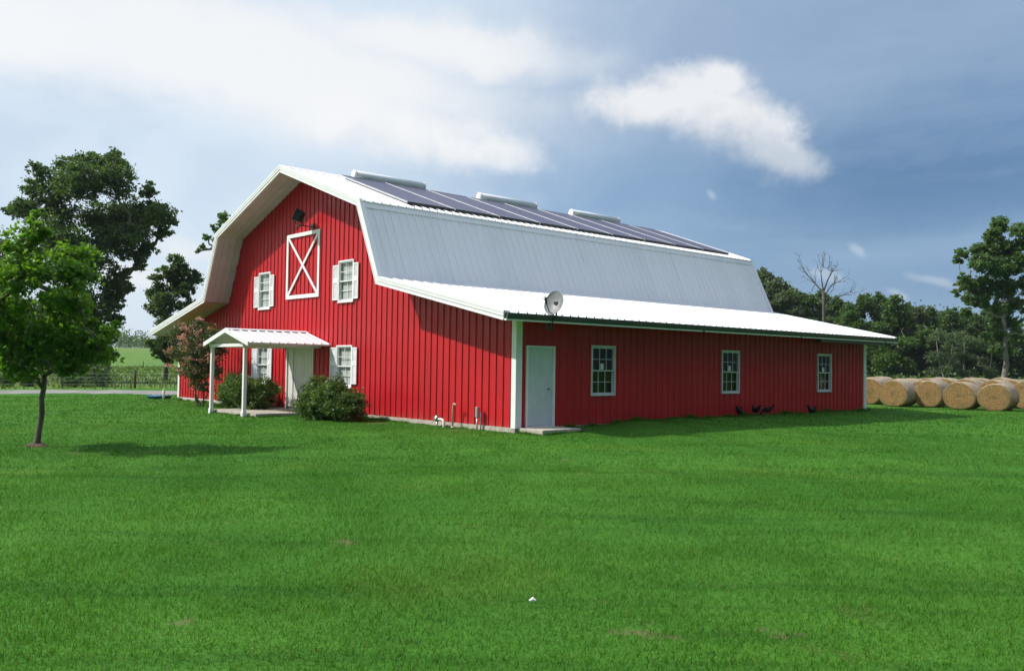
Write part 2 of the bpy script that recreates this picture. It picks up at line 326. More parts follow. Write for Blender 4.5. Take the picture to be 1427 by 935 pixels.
# ---------------------------------------------------------------- ground
def graded(a, b, step, lo, hi):
    c = list(np.arange(a, b+1e-6, step)); s = step; x = b
    while x < hi: s *= 1.22; x += s; c.append(x)
    s = step; x = a; pre = []
    while x > lo: s *= 1.22; x -= s; pre.append(x)
    return np.array(pre[::-1]+c)
xs = graded(-42, 22, .22, -4500, 4500); ys = graded(-17, 40, .22, -4500, 4500)
X, Y = np.meshgrid(xs, ys); Z = ground(X, Y)
nx, ny = len(xs), len(ys); I = np.arange(nx*ny).reshape(ny, nx)
F = np.stack([I[:-1, :-1], I[:-1, 1:], I[1:, 1:], I[1:, :-1]], -1).reshape(-1, 4)
go = np_mesh('ground', np.stack([X, Y, Z], -1).reshape(-1, 3), 4, 'lawn', None, (F.ravel(), np.full(len(F), 4)))
go.data.polygons.foreach_set('use_smooth', [True]*len(go.data.polygons)); tag(go, kind='structure')

# driveway: a strip following a centre line
def strip(name, pts, w, m, lift, kind='structure', n=160):
    pts = np.array(pts, float); seg = np.linspace(0, len(pts)-1, n); cx = np.interp(seg, range(len(pts)), pts[:, 0]); cy = np.interp(seg, range(len(pts)), pts[:, 1])
    for _ in range(12): cx[1:-1] = (cx[:-2]+2*cx[1:-1]+cx[2:])/4; cy[1:-1] = (cy[:-2]+2*cy[1:-1]+cy[2:])/4
    dx, dy = np.gradient(cx), np.gradient(cy); l = np.hypot(dx, dy); nxn, nyn = -dy/l, dx/l
    V = []; K = 9
    ww = w*(1+.05*np.sin(np.arange(n)*.9)+.04*np.sin(np.arange(n)*2.3))
    for k in range(K):
        t = (k/(K-1)-.5)*ww; x = cx+nxn*t; y = cy+nyn*t; e = .05*(1-abs(k/(K-1)-.5)*2)
        V.append(np.stack([x, y, ground(x, y)+lift+e-.03*(abs(k/(K-1)-.5) > .49)], -1))
    V = np.stack(V, 1).reshape(-1, 3); I = np.arange(n*K).reshape(n, K)
    F = np.stack([I[:-1, :-1], I[:-1, 1:], I[1:, 1:], I[1:, :-1]], -1).reshape(-1, 4)
    o = np_mesh(name, V, 4, m, None, (F.ravel(), np.full(len(F), 4))); o.data.polygons.foreach_set('use_smooth', [True]*len(F)); return tag(o, kind=kind)
strip('driveway', [(-46, -80), (-41, -40), (-37.5, -15), (-35.2, -4), (-32, 1.5), (-28.5, 4), (-26, 9), (-26, 24)], 4.6, 'gravel', .03)

# ---------------------------------------------------------------- the barn
xc, hr, a_, h2, b_, h1, s_, h0, ov, LY, LR = -11.206, 8.379, 5.17, 6.541, 6.301, 4.107, .709, 2.907, 1.02, 18.509, 19.69
XL = 2*xc; e_ = -xc+s_
GP = [(xc-e_, h0), (xc-b_, h1), (xc-a_, h2), (xc, hr), (xc+a_, h2), (xc+b_, h1), (xc+e_, h0)]
def zt(x): return float(np.interp(x, [p[0] for p in GP], [p[1] for p in GP]))
barn = thing('barn', 'large red metal barn with white gambrel roof and lean-to sides', 'barn', (0, 0, 0))
# openings
FW = [(-8.83, -7.93, 3.64, 4.97), (-14.68, -13.78, 3.62, 4.96), (-8.86, -7.93, .84, 2.17), (-14.72, -13.81, .84, 2.17)]
FD = (-12.36, -10.44, .0, 2.17)
SW = [(2.79, 3.75, .81, 2.18), (8.925, 9.885, .81, 2.18), (14.875, 15.835, .81, 2.18)]
SD = (.345, 1.345, .03, 2.11)
RIB = .29
def profile(lo, hi, off, ops):
    pts = [(lo, 0.)]; x = lo+off
    while x < hi-.06:
        if x-.04 > lo: pts += [(x-.038, 0), (x-.019, .028), (x+.019, .028), (x+.038, 0)]
        x += RIB
    pts.append((hi, 0.)); P = np.array(pts)
    ex = sorted(set([o[0] for o in ops]+[o[1] for o in ops])); allx = sorted(set(list(P[:, 0])+[e for e in ex if lo < e < hi]+[p[0] for p in GP if lo < p[0] < hi and lo < -5]))
    return [(x, float(np.interp(x, P[:, 0], P[:, 1]))) for x in allx]
def clad(ops, lo, hi, off, base, topf, put):
    mb = MB(); P = profile(lo, hi, off, ops)
    for (xa, ya), (xb, yb) in zip(P[:-1], P[1:]):
        mid = (xa+xb)/2; cuts = sorted([(o[2], o[3]) for o in ops if o[0]-1e-6 <= mid <= o[1]+1e-6]); z = base
        iv = []
        for c0, c1 in cuts:
            if c0 > z+1e-4: iv.append((z, c0, z, c0))
            z = c1
        iv.append((z, topf(xa), z, topf(xb)))
        for (z0, z1, z2, z3) in iv: mb.quad(put(xa, ya, z0), put(xb, yb, z2), put(xb, yb, z3), put(xa, ya, z1))
    return mb
fops = FW+[FD]
wt = lambda x: zt(x)-.12
clad(fops, XL, 0, .16, 0., wt, lambda x, y, z: (x, -y, z)).build('front_wall', 'red', barn)
clad(SW+[SD], 0, LY, .15, 0., lambda x: zt(0)-.12, lambda x, y, z: (y, x, z)).build('side_wall', 'red', barn)
clad([], 0, LY, .15, -.3, lambda x: zt(0)-.12, lambda x, y, z: (XL-y, x, z)).build('side_wall', 'red', barn)
clad([], XL, 0, .16, -.3, wt, lambda x, y, z: (x, LY+y, z)).build('rear_wall', 'red', barn)
mb = MB(); mb.box(XL-.01, .012, -.03, LY+.03, -.6, -.004); mb.build('foundation', 'concrete', barn)
# inner lining keeps the rooms dark
mb = MB(); mb.box(XL+.35, -2.2, 1.9, LY-.4, .02, 2.6); mb.build('inner_room', 'wood', barn)

def offs(poly, d):
    P = [np.array(p) for p in poly]; out = []
    for i in range(len(P)):
        ns = []
        if i > 0: t = P[i]-P[i-1]; t = t/np.linalg.norm(t); ns.append(np.array([-t[1], t[0]]))
        if i < len(P)-1: t = P[i+1]-P[i]; t = t/np.linalg.norm(t); ns.append(np.array([-t[1], t[0]]))
        n = sum(ns); n = n/np.linalg.norm(n); out.append(tuple(P[i]+n*d/np.dot(n, ns[0])))
    return out
TH = .10
def slope(p0, p1, name, label, ribs=True, lap=0., y0=-ov, y1=LR, m='roof', rs=.305, rh=.048):
    # p0 upper point, p1 lower point; slab plus ribs running down the slope
    p0 = np.array(p0); p1 = np.array(p1); t = (p1-p0)/np.linalg.norm(p1-p0); n = np.array([-t[1], t[0]])
    if n[1] < 0: n = -n
    q1 = p1+t*lap; mb = MB()
    mb.prismY([p0, q1, q1-n*.03, p0-n*.03] if t[0] > 0 else [q1, p0, p0-n*.03, q1-n*.03], y0, y1)
    y = y0+.1
    while ribs and y < y1-.05:
        for (w0, w1) in ((.034, .014),):
            a0, a1 = p0+n*(-.004), p0+n*rh; b0, b1 = q1+n*(-.004), q1+n*rh
            mb.hexa([(a0[0], y-w0, a0[1]), (a0[0], y+w0, a0[1]), (b0[0], y+w0, b0[1]), (b0[0], y-w0, b0[1]), (a1[0], y-w1, a1[1]), (a1[0], y+w1, a1[1]), (b1[0], y+w1, b1[1]), (b1[0], y-w1, b1[1])])
        for dy in (.1017, .2033):   # shallow stiffening beads
            a0, a1 = p0+n*(-.004), p0+n*.006; b0, b1 = q1+n*(-.004), q1+n*.006; Y = y+dy
            if Y < y1-.05: mb.hexa([(a0[0], Y-.02, a0[1]), (a0[0], Y+.02, a0[1]), (b0[0], Y+.02, b0[1]), (b0[0], Y-.02, b0[1]), (a1[0], Y-.01, a1[1]), (a1[0], Y+.01, a1[1]), (b1[0], Y+.01, b1[1]), (b1[0], Y-.01, b1[1])])
        y += rs
    o = mb.build(name, m, barn); o['label'] = label; return o
slope(GP[6-1], GP[6], 'roof_slope', 'low white lean-to roof slope over the side wall with the door', lap=.03)
slope(GP[4], GP[5], 'roof_slope', 'steep grey-white middle roof slope with rain streaks', lap=-.02, rh=.024)
slope(GP[3], GP[4], 'roof_slope', 'white upper roof slope carrying the solar panels', lap=.10)
slope(GP[3], GP[2], 'roof_slope', 'upper roof slope on the far left side', lap=.10)
slope(GP[2], GP[1], 'roof_slope', 'steep roof slope on the far left side', lap=-.02)
slope(GP[1], GP[0], 'roof_slope', 'low lean-to roof slope on the far left side', lap=.03)
# soffit lining under the front overhang: boards 0.3 wide, following the roof
inn = offs(GP, -.13); inn2 = offs(GP, -.16)
mb = MB()
for i in range(6):
    (xa, za), (xb, zb) = inn[i], inn[i+1]; (xc2, zc2), (xd, zd) = inn2[i], inn2[i+1]
    L = math.hypot(xb-xa, zb-za); 
    for k in range(4):
        y0 = -ov+.02+k*.255; y1 = y0+.245
        if k == 3: y1 = .03
        mb.hexa([(xc2, y0, zc2), (xd, y0, zd), (xd, y1, zd), (xc2, y1, zc2), (xa, y0, za), (xb, y0, zb), (xb, y1, zb), (xa, y1, za)])
    mb.hexa([(xa, -ov+.02, za), (xb, -ov+.02, zb), (xb, .03, zb), (xa, .03, za)]+[(x, y, z+.02) for x, y, z in [(xa, -ov+.02, za), (xb, -ov+.02, zb), (xb, .03, zb), (xa, .03, za)]])
for sx, xe in ((1, 0.), (-1, XL)):
    xa, xb = xe+sx*.046, xe+sx*(s_-.004); za, zb = zt(xa)-.135, zt(xb)-.135
    if sx < 0: xa, xb, za, zb = xb, xa, zb, za
    mb.hexa([(xa, .03, za), (xb, .03, zb), (xb, LR-.02, zb), (xa, LR-.02, za)]+[(x, y, z+.02) for x, y, z in [(xa, .03, za), (xb, .03, zb), (xb, LR-.02, zb), (xa, LR-.02, za)]])
# rear overhang soffit
for i in range(6):
    (xa, za), (xb, zb) = inn[i], inn[i+1]
    mb.hexa([(xa, LY-.03, za), (xb, LY-.03, zb), (xb, LR-.02, zb), (xa, LR-.02, za)]+[(x, y, z+.02) for x, y, z in [(xa, LY-.03, za), (xb, LY-.03, zb), (xb, LR-.02, zb), (xa, LR-.02, za)]])
mb.build('soffit', 'soffit', barn)
# rake trim, stepped profile, front and rear
def band(mb, o0, o1, y0, y1):
    A, B = offs(GP, o0), offs(GP, o1)
    for i in range(6):
        (xa, za), (xb, zb), (xd, zd), (xe, ze) = A[i], A[i+1], B[i+1], B[i]
        mb.hexa([(xe, y0, ze), (xd, y0, zd), (xd, y1, zd), (xe, y1, ze), (xa, y0, za), (xb, y0, zb), (xb, y1, zb), (xa, y1, za)])
for sy, yy in ((-1, -ov), (1, LR)):
    mb = MB()
    def B2(o0, o1, d0, d1): band(mb, o0, o1, min(yy+sy*d0, yy+sy*d1), max(yy+sy*d0, yy+sy*d1))
    B2(.045, -.02, -.11, .055); B2(-.02, -.10, 0., .045); B2(-.10, -.175, 0., .025); B2(-.175, -.20, -.02, .04)
    o = mb.build('rake_trim', 'white', barn); 
# ridge cap and upper break flashing
mb = MB(); rc = [(xc-.22, hr-.22*.3555+.035), (xc, hr+.045), (xc+.22, hr-.22*.3555+.035), (xc+.22, hr-.22*.3555-.01), (xc, hr-.01), (xc-.22, hr-.22*.3555-.01)]
mb.prismY(rc, -ov-.05, LR+.05); mb.build('ridge_cap', 'white', barn)
for sx in (1, -1):
    mb = MB(); q = lambda x, z: (xc+sx*x, z)
    t = np.array([b_-a_, h1-h2]); t /= np.linalg.norm(t); p = np.array([a_, h2])
    A = p+t*.02; B = p+t*.26; n = np.array([-t[1], t[0]])
    pl = [q(*(A+n*.036)), q(*(B+n*.036)), q(*(B+n*.0)), q(*(A+n*.0))]
    mb.prismY(pl if sx > 0 else pl[::-1], -ov+.02, LR-.02); mb.build('break_flashing', 'roof', barn)
# corner trims
mb = MB(); mb.box(-.13, .045, -.045, 0, -.02, zt(0)-.14); mb.box(0.0, .045, 0, .17, -.02, zt(0)-.14); mb.build('corner_trim', 'white', barn)
mb = MB(); mb.box(0, .045, LY-.16, LY+.045, 0, zt(0)-.14); mb.build('corner_trim', 'white', barn)
mb = MB(); mb.box(XL-.045, XL+.13, -.045, 0, -.02, zt(0)-.14); mb.box(XL-.045, XL, 0, .17, -.02, zt(0)-.14); mb.build('corner_trim', 'white', barn)
# base trim
mb = MB(); mb.box(XL+.14, -14.9, -.036, -.0, -.03, .0); mb.build('base_trim', 'white', barn)
# gutters
for sx, x0 in ((1, s_+.002), (-1, XL-s_-.002)):
    mb = MB(); z0 = h0-.155; z1 = h0-.01
    q = [(x0, z1), (x0+sx*.11, z1-.005), (x0+sx*.105, z1-.07), (x0+sx*.08, z0), (x0, z0)]
    q2 = q if sx < 0 else q[::-1]
    mb.prismY(q2, -ov+.0, LR); 
    gt = mb.build('gutter', 'dark', barn)
    mb = MB(); mb.box(min(x0-sx*.03, x0+sx*.06), max(x0-sx*.03, x0+sx*.06), -ov-.01, LR+.02, z0-.045, z0-.003)
    mb.build('gutter_strip', 'white', gt)
    if sx > 0:
        for yb in (6.9, 12.45, 18.6): mb = MB(); mb.box(x0-.04, x0+.075, yb, yb+.06, z0-.055, z0-.001); mb.build('gutter_bracket', 'dark', gt)
        mb = MB(); mb.box(x0-.30, x0-.05, 14.0, 18.66, z0-.15, z0-.04); mb.build('eave_beam', 'dark', gt)

# ---- windows
def frame_ring(mb, a0, a1, z0, z1, d0, d1, w, put):
    for (p, q, r, s) in ((a0, a0+w, z0, z1), (a1-w, a1, z0, z1), (a0+w, a1-w, z0, z0+w), (a0+w, a1-w, z1-w, z1)): pbox(mb, p, q, d0, d1, r, s, put)
def pbox(mb, a0, a1, d0, d1, z0, z1, put):
    # a along wall, d outward from wall
    P = [put(a, d, z) for z in (z0, z1) for a, d in ((a0, d0), (a1, d0), (a1, d1), (a0, d1))]
    mb.hexa([P[0], P[3], P[2], P[1], P[4], P[7], P[6], P[5]] if False else P)
PF = lambda a, d, z: (a, -d, z)
PS = lambda a, d, z: (d, a, z)
def window(op, put, m, cols, shut=None, blinds=True, sticker=False, label=None):
    a0, a1, z0, z1 = op; mid = z0+(z1-z0)*.50
    mb = MB(); frame_ring(mb, a0-.02, a1+.02, z0-.02, z1+.02, -.06, .055, .05, put); pbox(mb, a0-.035, a1+.035, -.02, .07, z0-.05, z0-.018, put) if shut else None
    w = mb.build('window', m, barn); 
    if label: w['label'] = label
    mb = MB(); frame_ring(mb, a0+.03, a1-.03, mid-.02, z1-.03, -.01, .03, .035, put); frame_ring(mb, a0+.03, a1-.03, z0+.03, mid+.015, -.045, -.012, .035, put)
    mb.build('sash', m, w)
    mb = MB()
    for (lo, hi, d) in ((mid+.015, z1-.065, 0.012), (z0+.065, mid-.02, -.030)):
        for k in range(1, cols): x = a0+.065+(a1-a0-.13)*k/cols; pbox(mb, x-.009, x+.009, d-.008, d+.008, lo, hi, put)
        zz = (lo+hi)/2; pbox(mb, a0+.065, a1-.065, d-.006, d+.0065, zz-.009, zz+.009, put)
    mb.build('muntin', m, w)
    mb = MB()
    for (lo, hi, d) in ((mid, z1-.06, -.002), (z0+.06, mid, -.044)): mb.quad(put(a0+.06, d, lo), put(a1-.06, d, lo), put(a1-.06, d, hi), put(a0+.06, d, hi))
    mb.build('pane', 'glass', w)
    if blinds:
        mb = MB(); z = z0+.04; k = 0
        while z < z1-.04:
            A = [put(a0+.03, -.062, z), put(a1-.03, -.062, z), put(a1-.03, -.072, z+.036), put(a0+.03, -.072, z+.036)]
            mb.hexa(A+[tuple(np.array(q)+np.array((0, 0, .003))) for q in A]); z += .042
        mb.build('blind', 'blind', w)
    if sticker:
        x = (a0+a1)/2-.02; mb = MB(); pbox(mb, x-.07, x+.07, .0, .002, mid+.03, mid+.20, put); mb.build('sticker', 'paper', w)
    if shut:
        for (s0, s1) in shut[:2]:
            zb, zh = shut[2], shut[3]; mb = MB(); m2 = zb+(zh-zb)*.56
            for (p, q) in ((zb, m2-.03), (m2+.03, zh)):
                frame_ring(mb, s0, s1, p, q, .03, .062, .045, put); z = p+.05
                while z < q-.06:
                    A = [put(s0+.045, .056, z), put(s1-.045, .056, z), put(s1-.045, .034, z+.03), put(s0+.045, .034, z+.03)]
                    mb.hexa(A+[tuple(np.array(v)+np.array((0, 0, .006))) for v in A]); z += .036
                pbox(mb, s0+.02, s1-.02, .028, .034, p+.02, q-.02, put)
            pbox(mb, s0, s1, .03, .062, m2-.03, m2+.03, put)
            mb.build('shutter', 'white', w)
    return w
window(FW[0], PF, 'white', 2, ((-9.20, -8.86), (-7.90, -7.61), 3.69, 4.86))
window(FW[1], PF, 'white', 2, ((-15.07, -14.71), (-13.75, -13.45), 3.67, 4.85))
window(FW[2], PF, 'white', 2, ((-9.28, -8.89), (-7.90, -7.61), .93, 2.12))
window(FW[3], PF, 'white', 2, ((-15.13, -14.75), (-13.78, -13.50), .93, 2.11))
for o in SW: window(o, PS, 'frame', 3, None, False, True)

# ---- doors
a0, a1, z0, z1 = SD; mb = MB()
pbox(mb, a0-.02, a0+.045, -.08, .05, z0, z1+.02, PS); pbox(mb, a1-.045, a1+.02, -.08, .05, z0, z1+.02, PS); pbox(mb, a0+.045, a1-.045, -.08, .05, z1-.035, z1+.02, PS); pbox(mb, a0-.02, a1+.02, -.1, .06, z0-.03, z0, PS)
df = mb.build('door', 'white', barn)
mb = MB(); pbox(mb, a0+.05, a1-.125, -.03, .015, z0+.01, z1-.04, PS); mb.build('door_leaf', 'door', df)
mb = MB(); pbox(mb, a1-.115, a1-.045, -.06, -.0, z0+.01, z1-.04, PS); mb.build('jamb', 'door', df)
mb = MB(); mb.tube([(.015, a1-.18, 1.0), (.06, a1-.18, 1.0), (.065, a1-.27, 1.0)], .013, 8); mb.tube([(.013, a1-.18, 1.0), (.024, a1-.18, 1.0)], .03, 10); mb.build('handle', 'hinge', df, True)
a0, a1, z0, z1 = FD; mb = MB()
pbox(mb, a0-.02, a0+.05, -.08, .05, z0, z1+.02, PF); pbox(mb, a1-.05, a1+.02, -.08, .05, z0, z1+.02, PF); pbox(mb, a0+.05, a1-.05, -.08, .05, z1-.04, z1+.02, PF); pbox(mb, a0+.44, a0+.50, -.06, .045, z0, z1-.04, PF)
df = mb.build('door', 'white', barn); df['label'] = 'wide cream white front door under the porch'
mb = MB(); pbox(mb, a0+.05, a0+.44, -.03, .0, z0+.01, z1-.04, PF); mb.build('side_panel', 'frontdoor', df)
mb = MB(); pbox(mb, a0+.505, a1-.055, -.03, .012, z0+.01, z1-.045, PF); 
for (q0, q1) in ((.15, .95), (1.08, 1.95)):
    for (x0, x1) in ((a0+.62, a0+1.12), (a0+1.24, a1-.16)): frame_ring(mb, x0, x1, q0, q1, .01, .022, .03, PF)
mb.build('door_leaf', 'frontdoor', df)
mb = MB(); mb.tube([(a0+.60, -.012, 1.0), (a0+.60, -.07, 1.0), (a0+.70, -.075, 1.0)], .014, 8); mb.build('handle', 'hinge', df, True)

# ---- hay-loft X frame
mb = MB(); x0, x1, z0, z1 = -12.49, -10.12, 3.87, 6.20; w = .13
frame_ring(mb, x0, x1, z0, z1, .026, .062, w, PF)
for (p, q, d) in (((x0+w*.6, z0+w*.6), (x1-w*.6, z1-w*.6), .047), ((x0+w*.6, z1-w*.6), (x1-w*.6, z0+w*.6), .043)):
    mb.bar((p[0], -d, p[1]), (q[0], -d, q[1]), .034, .10, (0, 1, 0)) if False else mb.bar((p[0], -d, p[1]), (q[0], -d, q[1]), .10, .026, (0, 1, 0))
o = mb.build('loft_trim', 'white', barn); o['label'] = 'white X-braced loft door frame on the gable'

# ---- porch
PX0, PX1, PZ, PR, PY = -12.66, -9.30, 2.22, 2.66, -2.95; PM = (PX0+PX1)/2
for_roof = MB(); sl = (PR-PZ)/(PM-PX0)
por = MB(); th = .05
por.prismY([(PX0, PZ), (PM, PR), (PX1, PZ), (PX1, PZ-th), (PM, PR-th), (PX0, PZ-th)][::-1], PY, .0)
y = PY+.12
while y < -.05:
    for sx in (-1, 1):
        A = (PM, PR); B = (PM+sx*(PX1-PM+.02), PZ-.005)
        por.hexa([(A[0], y-.035, A[1]-.004), (A[0], y+.035, A[1]-.004), (B[0], y+.035, B[1]-.004), (B[0], y-.035, B[1]-.004), (A[0], y-.015, A[1]+.032), (A[0], y+.015, A[1]+.032), (B[0], y+.015, B[1]+.032), (B[0], y-.015, B[1]+.032)])
    y += .305
por.prismY([(PM-.15, PR-.15*sl+.036), (PM, PR+.045), (PM+.15, PR-.15*sl+.036), (PM+.15, PR-.15*sl+.03), (PM, PR+.035), (PM-.15, PR-.15*sl+.03)][::-1], PY-.02, -.0)
pr = por.build('porch_roof', 'roof', barn)
mb = MB()
for sx in (-1, 1):
    A = np.array((PM, PR+.035)); B = np.array((PM+sx*(PX1-PM+.03), PZ+.025)); d = np.array((0, -.14))
    P = [A+d, B+d, B, A] if sx > 0 else [B+d, A+d, A, B]
    mb.hexa([(P[0][0], PY-.04, P[0][1]), (P[1][0], PY-.04, P[1][1]), (P[1][0], PY-.001, P[1][1]), (P[0][0], PY-.001, P[0][1]), (P[3][0], PY-.04, P[3][1]), (P[2][0], PY-.04, P[2][1]), (P[2][0], PY-.001, P[2][1]), (P[3][0], PY-.001, P[3][1])])
mb.build('porch_trim', 'white', pr)
mb = MB()
for x in (-12.47, -9.95): mb.box(x-.05, x+.05, PY+.1, -.035, PZ-.13, PZ-.03)
mb.box(-12.42, -10.0, PY+.12, PY+.2, PZ-.13, PZ-.03); mb.build('porch_beam', 'white', pr)
for x in (-12.47, -9.95):
    mb = MB(); mb.box(x-.055, x+.055, -2.80, -2.69, -.2, PZ-.13); mb.box(x-.075, x+.075, -2.82, -2.67, -.2, -.0); mb.build('post', 'white', pr, bevel=.006)
mb = MB(); mb.box(-12.75, -9.35, -2.62, -.04, -.3, -.035); o = mb.build('porch_slab', 'concrete', barn, bevel=.015)

# ---- ridge ventilators
t = thing('ridge_ventilator', 'pale drum on the roof ridge nearest the front gable', 'vent', (xc+.30, 1.75, 8.30), 0, 'pale drums along the roof ridge')
mb = MB(); mb.tube([(0, 0, .16), (0, 3.05, .16)], .165, 28); o = mb.build('drum', 'vent', t, False)
for p in o.data.polygons: p.use_smooth = len(p.vertices) == 4
for yy, sg in ((-.0, -1), (3.05, 1)):
    mb = MB(); mb.tube([(0, yy+sg*.001, .16), (0, yy+sg*.03, .16), (0, yy+sg*.07, .16)], [.178, .178, .135], 28); mb.build('end_cap', 'white', t, False)
for yy in (.35, 1.5, 2.65): mb = MB(); mb.box(-.16, .16, yy-.05, yy+.05, -.12, .04); mb.build('saddle', 'galv', t)
for yy, lb in ((7.65, 'pale drum on the roof ridge, the middle one of the three'), (13.0, 'pale drum on the roof ridge farthest from the front gable')):
    c = copy_tree(t); c.location = (xc+.30, yy, 8.30); c['label'] = lb

# ---- solar array
k = (hr-h2)/a_; th_ = math.atan(k)
arr = thing('solar_array', 'row of dark purple solar panels on the upper roof slope', 'solar panels', (xc+.55, .95, zt(xc+.55)+.05)); 
arr.rotation_euler = (0, th_, 0)
WL = (xc+a_-.40-(xc+.55))/math.cos(th_); PW = 1.95
first = None
for i in range(9):
    if first is None:
        mb = MB(); mb.box(0, WL, .03, PW-.03, .045, .07); first = mb.build('solar_panel', 'cells', arr)
        mb = MB(); mb.box(-.02, WL+.02, 0, .03, .03, .085); mb.box(-.02, WL+.02, PW-.03, PW, .03, .085); mb.box(-.02, 0, .03, PW-.03, .03, .083); mb.build('frame', 'panelframe', first)
        mb = MB(); mb.box(WL, WL+.02, .03, PW-.03, -.03, .083); mb.build('edge_rail', 'black', first)
        mb = MB(); 
        for yy in (.35, PW-.35): mb.box(.1, WL-.02, yy-.025, yy+.025, -.01, .03)
        mb.build('bracket', 'black', first)
    else:
        c = copy_tree(first, arr); c.location = (0, i*(PW+.004), 0)

# ---- floodlight on the gable
c = onY(415.5, 301, -.55)
t = thing('floodlight', 'black box floodlight on a bracket above the loft X frame', 'floodlight', (c[0], 0, c[2]))
hd = MB(); hd.box(-.2, .2, -.11, .11, -.2, .2); hd.box(-.22, .22, -.14, -.10, -.22, .22)
for i in range(6): hd.box(-.16+i*.06, -.145+i*.06, .11, .15, -.16, .16)
h_ = hd.build('housing', 'black', t, bevel=.01); h_.location = (0, -.52, 0); h_.rotation_euler = (R(-22), 0, R(-38))
mb = MB(); mb.box(-.17, .17, -.146, -.141, -.17, .17); l = mb.build('lens', surf('lens', (.16, .2, .17), None, 3, .15), h_)
mb = MB(); mb.tube([(0.05, -.005, -.33), (.05, -.55, -.33)], .02, 8); mb.tube([(-.2, -.55, -.33), (.24, -.48, -.33)], .016, 8); mb.tube([(-.2, -.55, -.33), (-.21, -.53, 0)], .014, 8); mb.tube([(.24, -.48, -.33), (.2, -.46, 0)], .014, 8); mb.box(-.05, .15, -.04, -.03, -.42, -.24); mb.build('bracket', 'black', t)

# ---- satellite dish at the eave
t = thing('satellite_dish', 'round pale satellite dish mounted on the eave above the side door', 'satellite dish', (s_+.12, .52, h0-.12))
mb = MB(); n = 32; rings = 7; vs = []; fs = []
for r in range(rings+1):
    for q in range(n):
        a = 2*math.pi*q/n; rr = r/rings; vs.append((.30*rr*math.cos(a), -.0 + .075*(1-rr*rr)*1., .355*rr*math.sin(a)))
for side, dy in ((0, 0), (1, .006)):
    kk = len(mb.v); mb.v += [(x, y+dy, z) for x, y, z in vs]
    for r in range(rings):
        for q in range(n):
            f = (kk+r*n+q, kk+r*n+(q+1) % n, kk+(r+1)*n+(q+1) % n, kk+(r+1)*n+q); mb.f.append(f if side else f[::-1])
dish = mb.build('reflector', surf('dish_metal', (.17, .18, .18), (.12, .13, .13), 6, .5), t, True); dish.scale = (.93, .93, .93); dish.location = (0, 0, .43); dish.rotation_euler = (R(-20), 0, R(12))
mb = MB(); mb.tube([(.30*math.cos(a)*1.01, -.003, .355*math.sin(a)*1.01) for a in np.linspace(0, 2*math.pi, 33)], .009, 6); mb.build('rim', 'galv', dish)
mb = MB(); mb.tube([(0, .06, -.30), (0, -.10, -.33), (-.03, -.36, -.10)], .012, 8); mb.tube([(-.02, -.30, -.16), (-.02, -.38, -.04)], .032, 10); mb.box(-.05, .01, -.45, -.37, -.10, -.01); mb.build('feed_arm', 'black', dish)
mb = MB(); mb.tube([(0, .09, .38), (0, .10, .12), (0, .0, -.02), (-.25, .05, -.16)], .024, 10); mb.box(-.06, .06, .05, .12, .28, .46); mb.box(-.28, -.2, 0, .12, -.26, -.06); mb.build('mast', 'black', t)

# ---- small fittings by the front wall
gz = lambda x, y: float(ground(x, y))
t = thing('gas_regulator', 'small grey gas regulator with a bent white pipe beside it, low at the front wall', 'gas meter', (-2.97, -.28, gz(-2.97, -.28)))
mb = MB(); mb.tube([(0, 0, -.1), (0, 0, .16)], .028, 10); mb.tube([(-.06, 0, .22), (.06, 0, .22)], .075, 16); mb.tube([(0, 0, .22), (0, 0, .31)], [.055, .05], 14); mb.build('regulator_body', 'galv', t, True)
mb = MB(); mb.tube([(.04, 0, .22), (.26, 0, .21), (.31, 0, .17), (.32, 0, .05), (.32, 0, -.12)], .035, 12); mb.build('pipe', 'pvc', t, True)
t = thing('vent_pipe', 'thin pale pipe with a hooked top rising by the front wall', 'pipe', (-2.33, -.22, gz(-2.33, -.22)))
mb = MB(); mb.tube([(0, 0, -.1), (0, 0, .60), (.03, .0, .66), (.10, 0, .66), (.14, 0, .61)], .025, 10); mb.build('riser', surf('pinkish_pvc', (.55, .38, .33), None, 6, .5), t, True)
mb = MB(); mb.tube([(0, 0, .0), (0, 0, .04)], .045, 10); mb.build('collar', 'pvc', t, True)
t = thing('cable_box', 'narrow grey cable box on a pipe stand against the front wall', 'utility box', (-1.34, -.16, gz(-1.34, -.16)))
mb = MB(); mb.box(-.05, .05, -.05, .05, .34, .62); mb.build('housing', 'galv', t, bevel=.008)
mb = MB(); mb.tube([(-.015, 0, -.1), (-.015, 0, .35)], .022, 8); mb.tube([(.07, .06, -.1), (.07, .06, .5)], .018, 8); mb.build('conduit', 'galv', t, True)
# at the far left corner
t = thing('standpipe', 'small white standpipe by the far left corner of the barn', 'pipe', (-22.9, -.5, gz(-22.9, -.5)))
mb = MB(); mb.tube([(0, 0, -.1), (0, 0, .42)], .035, 8); mb.tube([(0, 0, .42), (.06, 0, .46)], .03, 8); mb.build('riser', 'pvc', t, True)
mb = MB(); mb.tube([(-.2, .1, -.1), (-.2, .1, .28), (-.12, .1, .34), (0, .05, .36)], .028, 8); mb.build('elbow', 'pvc', t, True)
bp_ = CAM + ray(233, 549)*((-.05-CAM[2])/ray(233, 549)[2])
t = thing('blue_tub', 'shallow blue plastic tub lying on the grass left of the barn', 'tub', (-24.2, -.2, gz(-24.2, -.2)))
mb = MB(); mb.tube([(0, 0, .0), (0, 0, .02), (0, 0, .14), (0, 0, .15), (0, 0, .145), (0, 0, .03)], [.40, .46, .55, .58, .52, .42], 24); mb.build('basin', 'blue', t, True)

# ---- concrete step
o = MB(); o.box(.05, .98, .05, 1.42, -.25, 0.0); o = o.build('concrete_step', 'concrete', None, bevel=.02); tag(o, 'low concrete step in front of the side door', 'step')
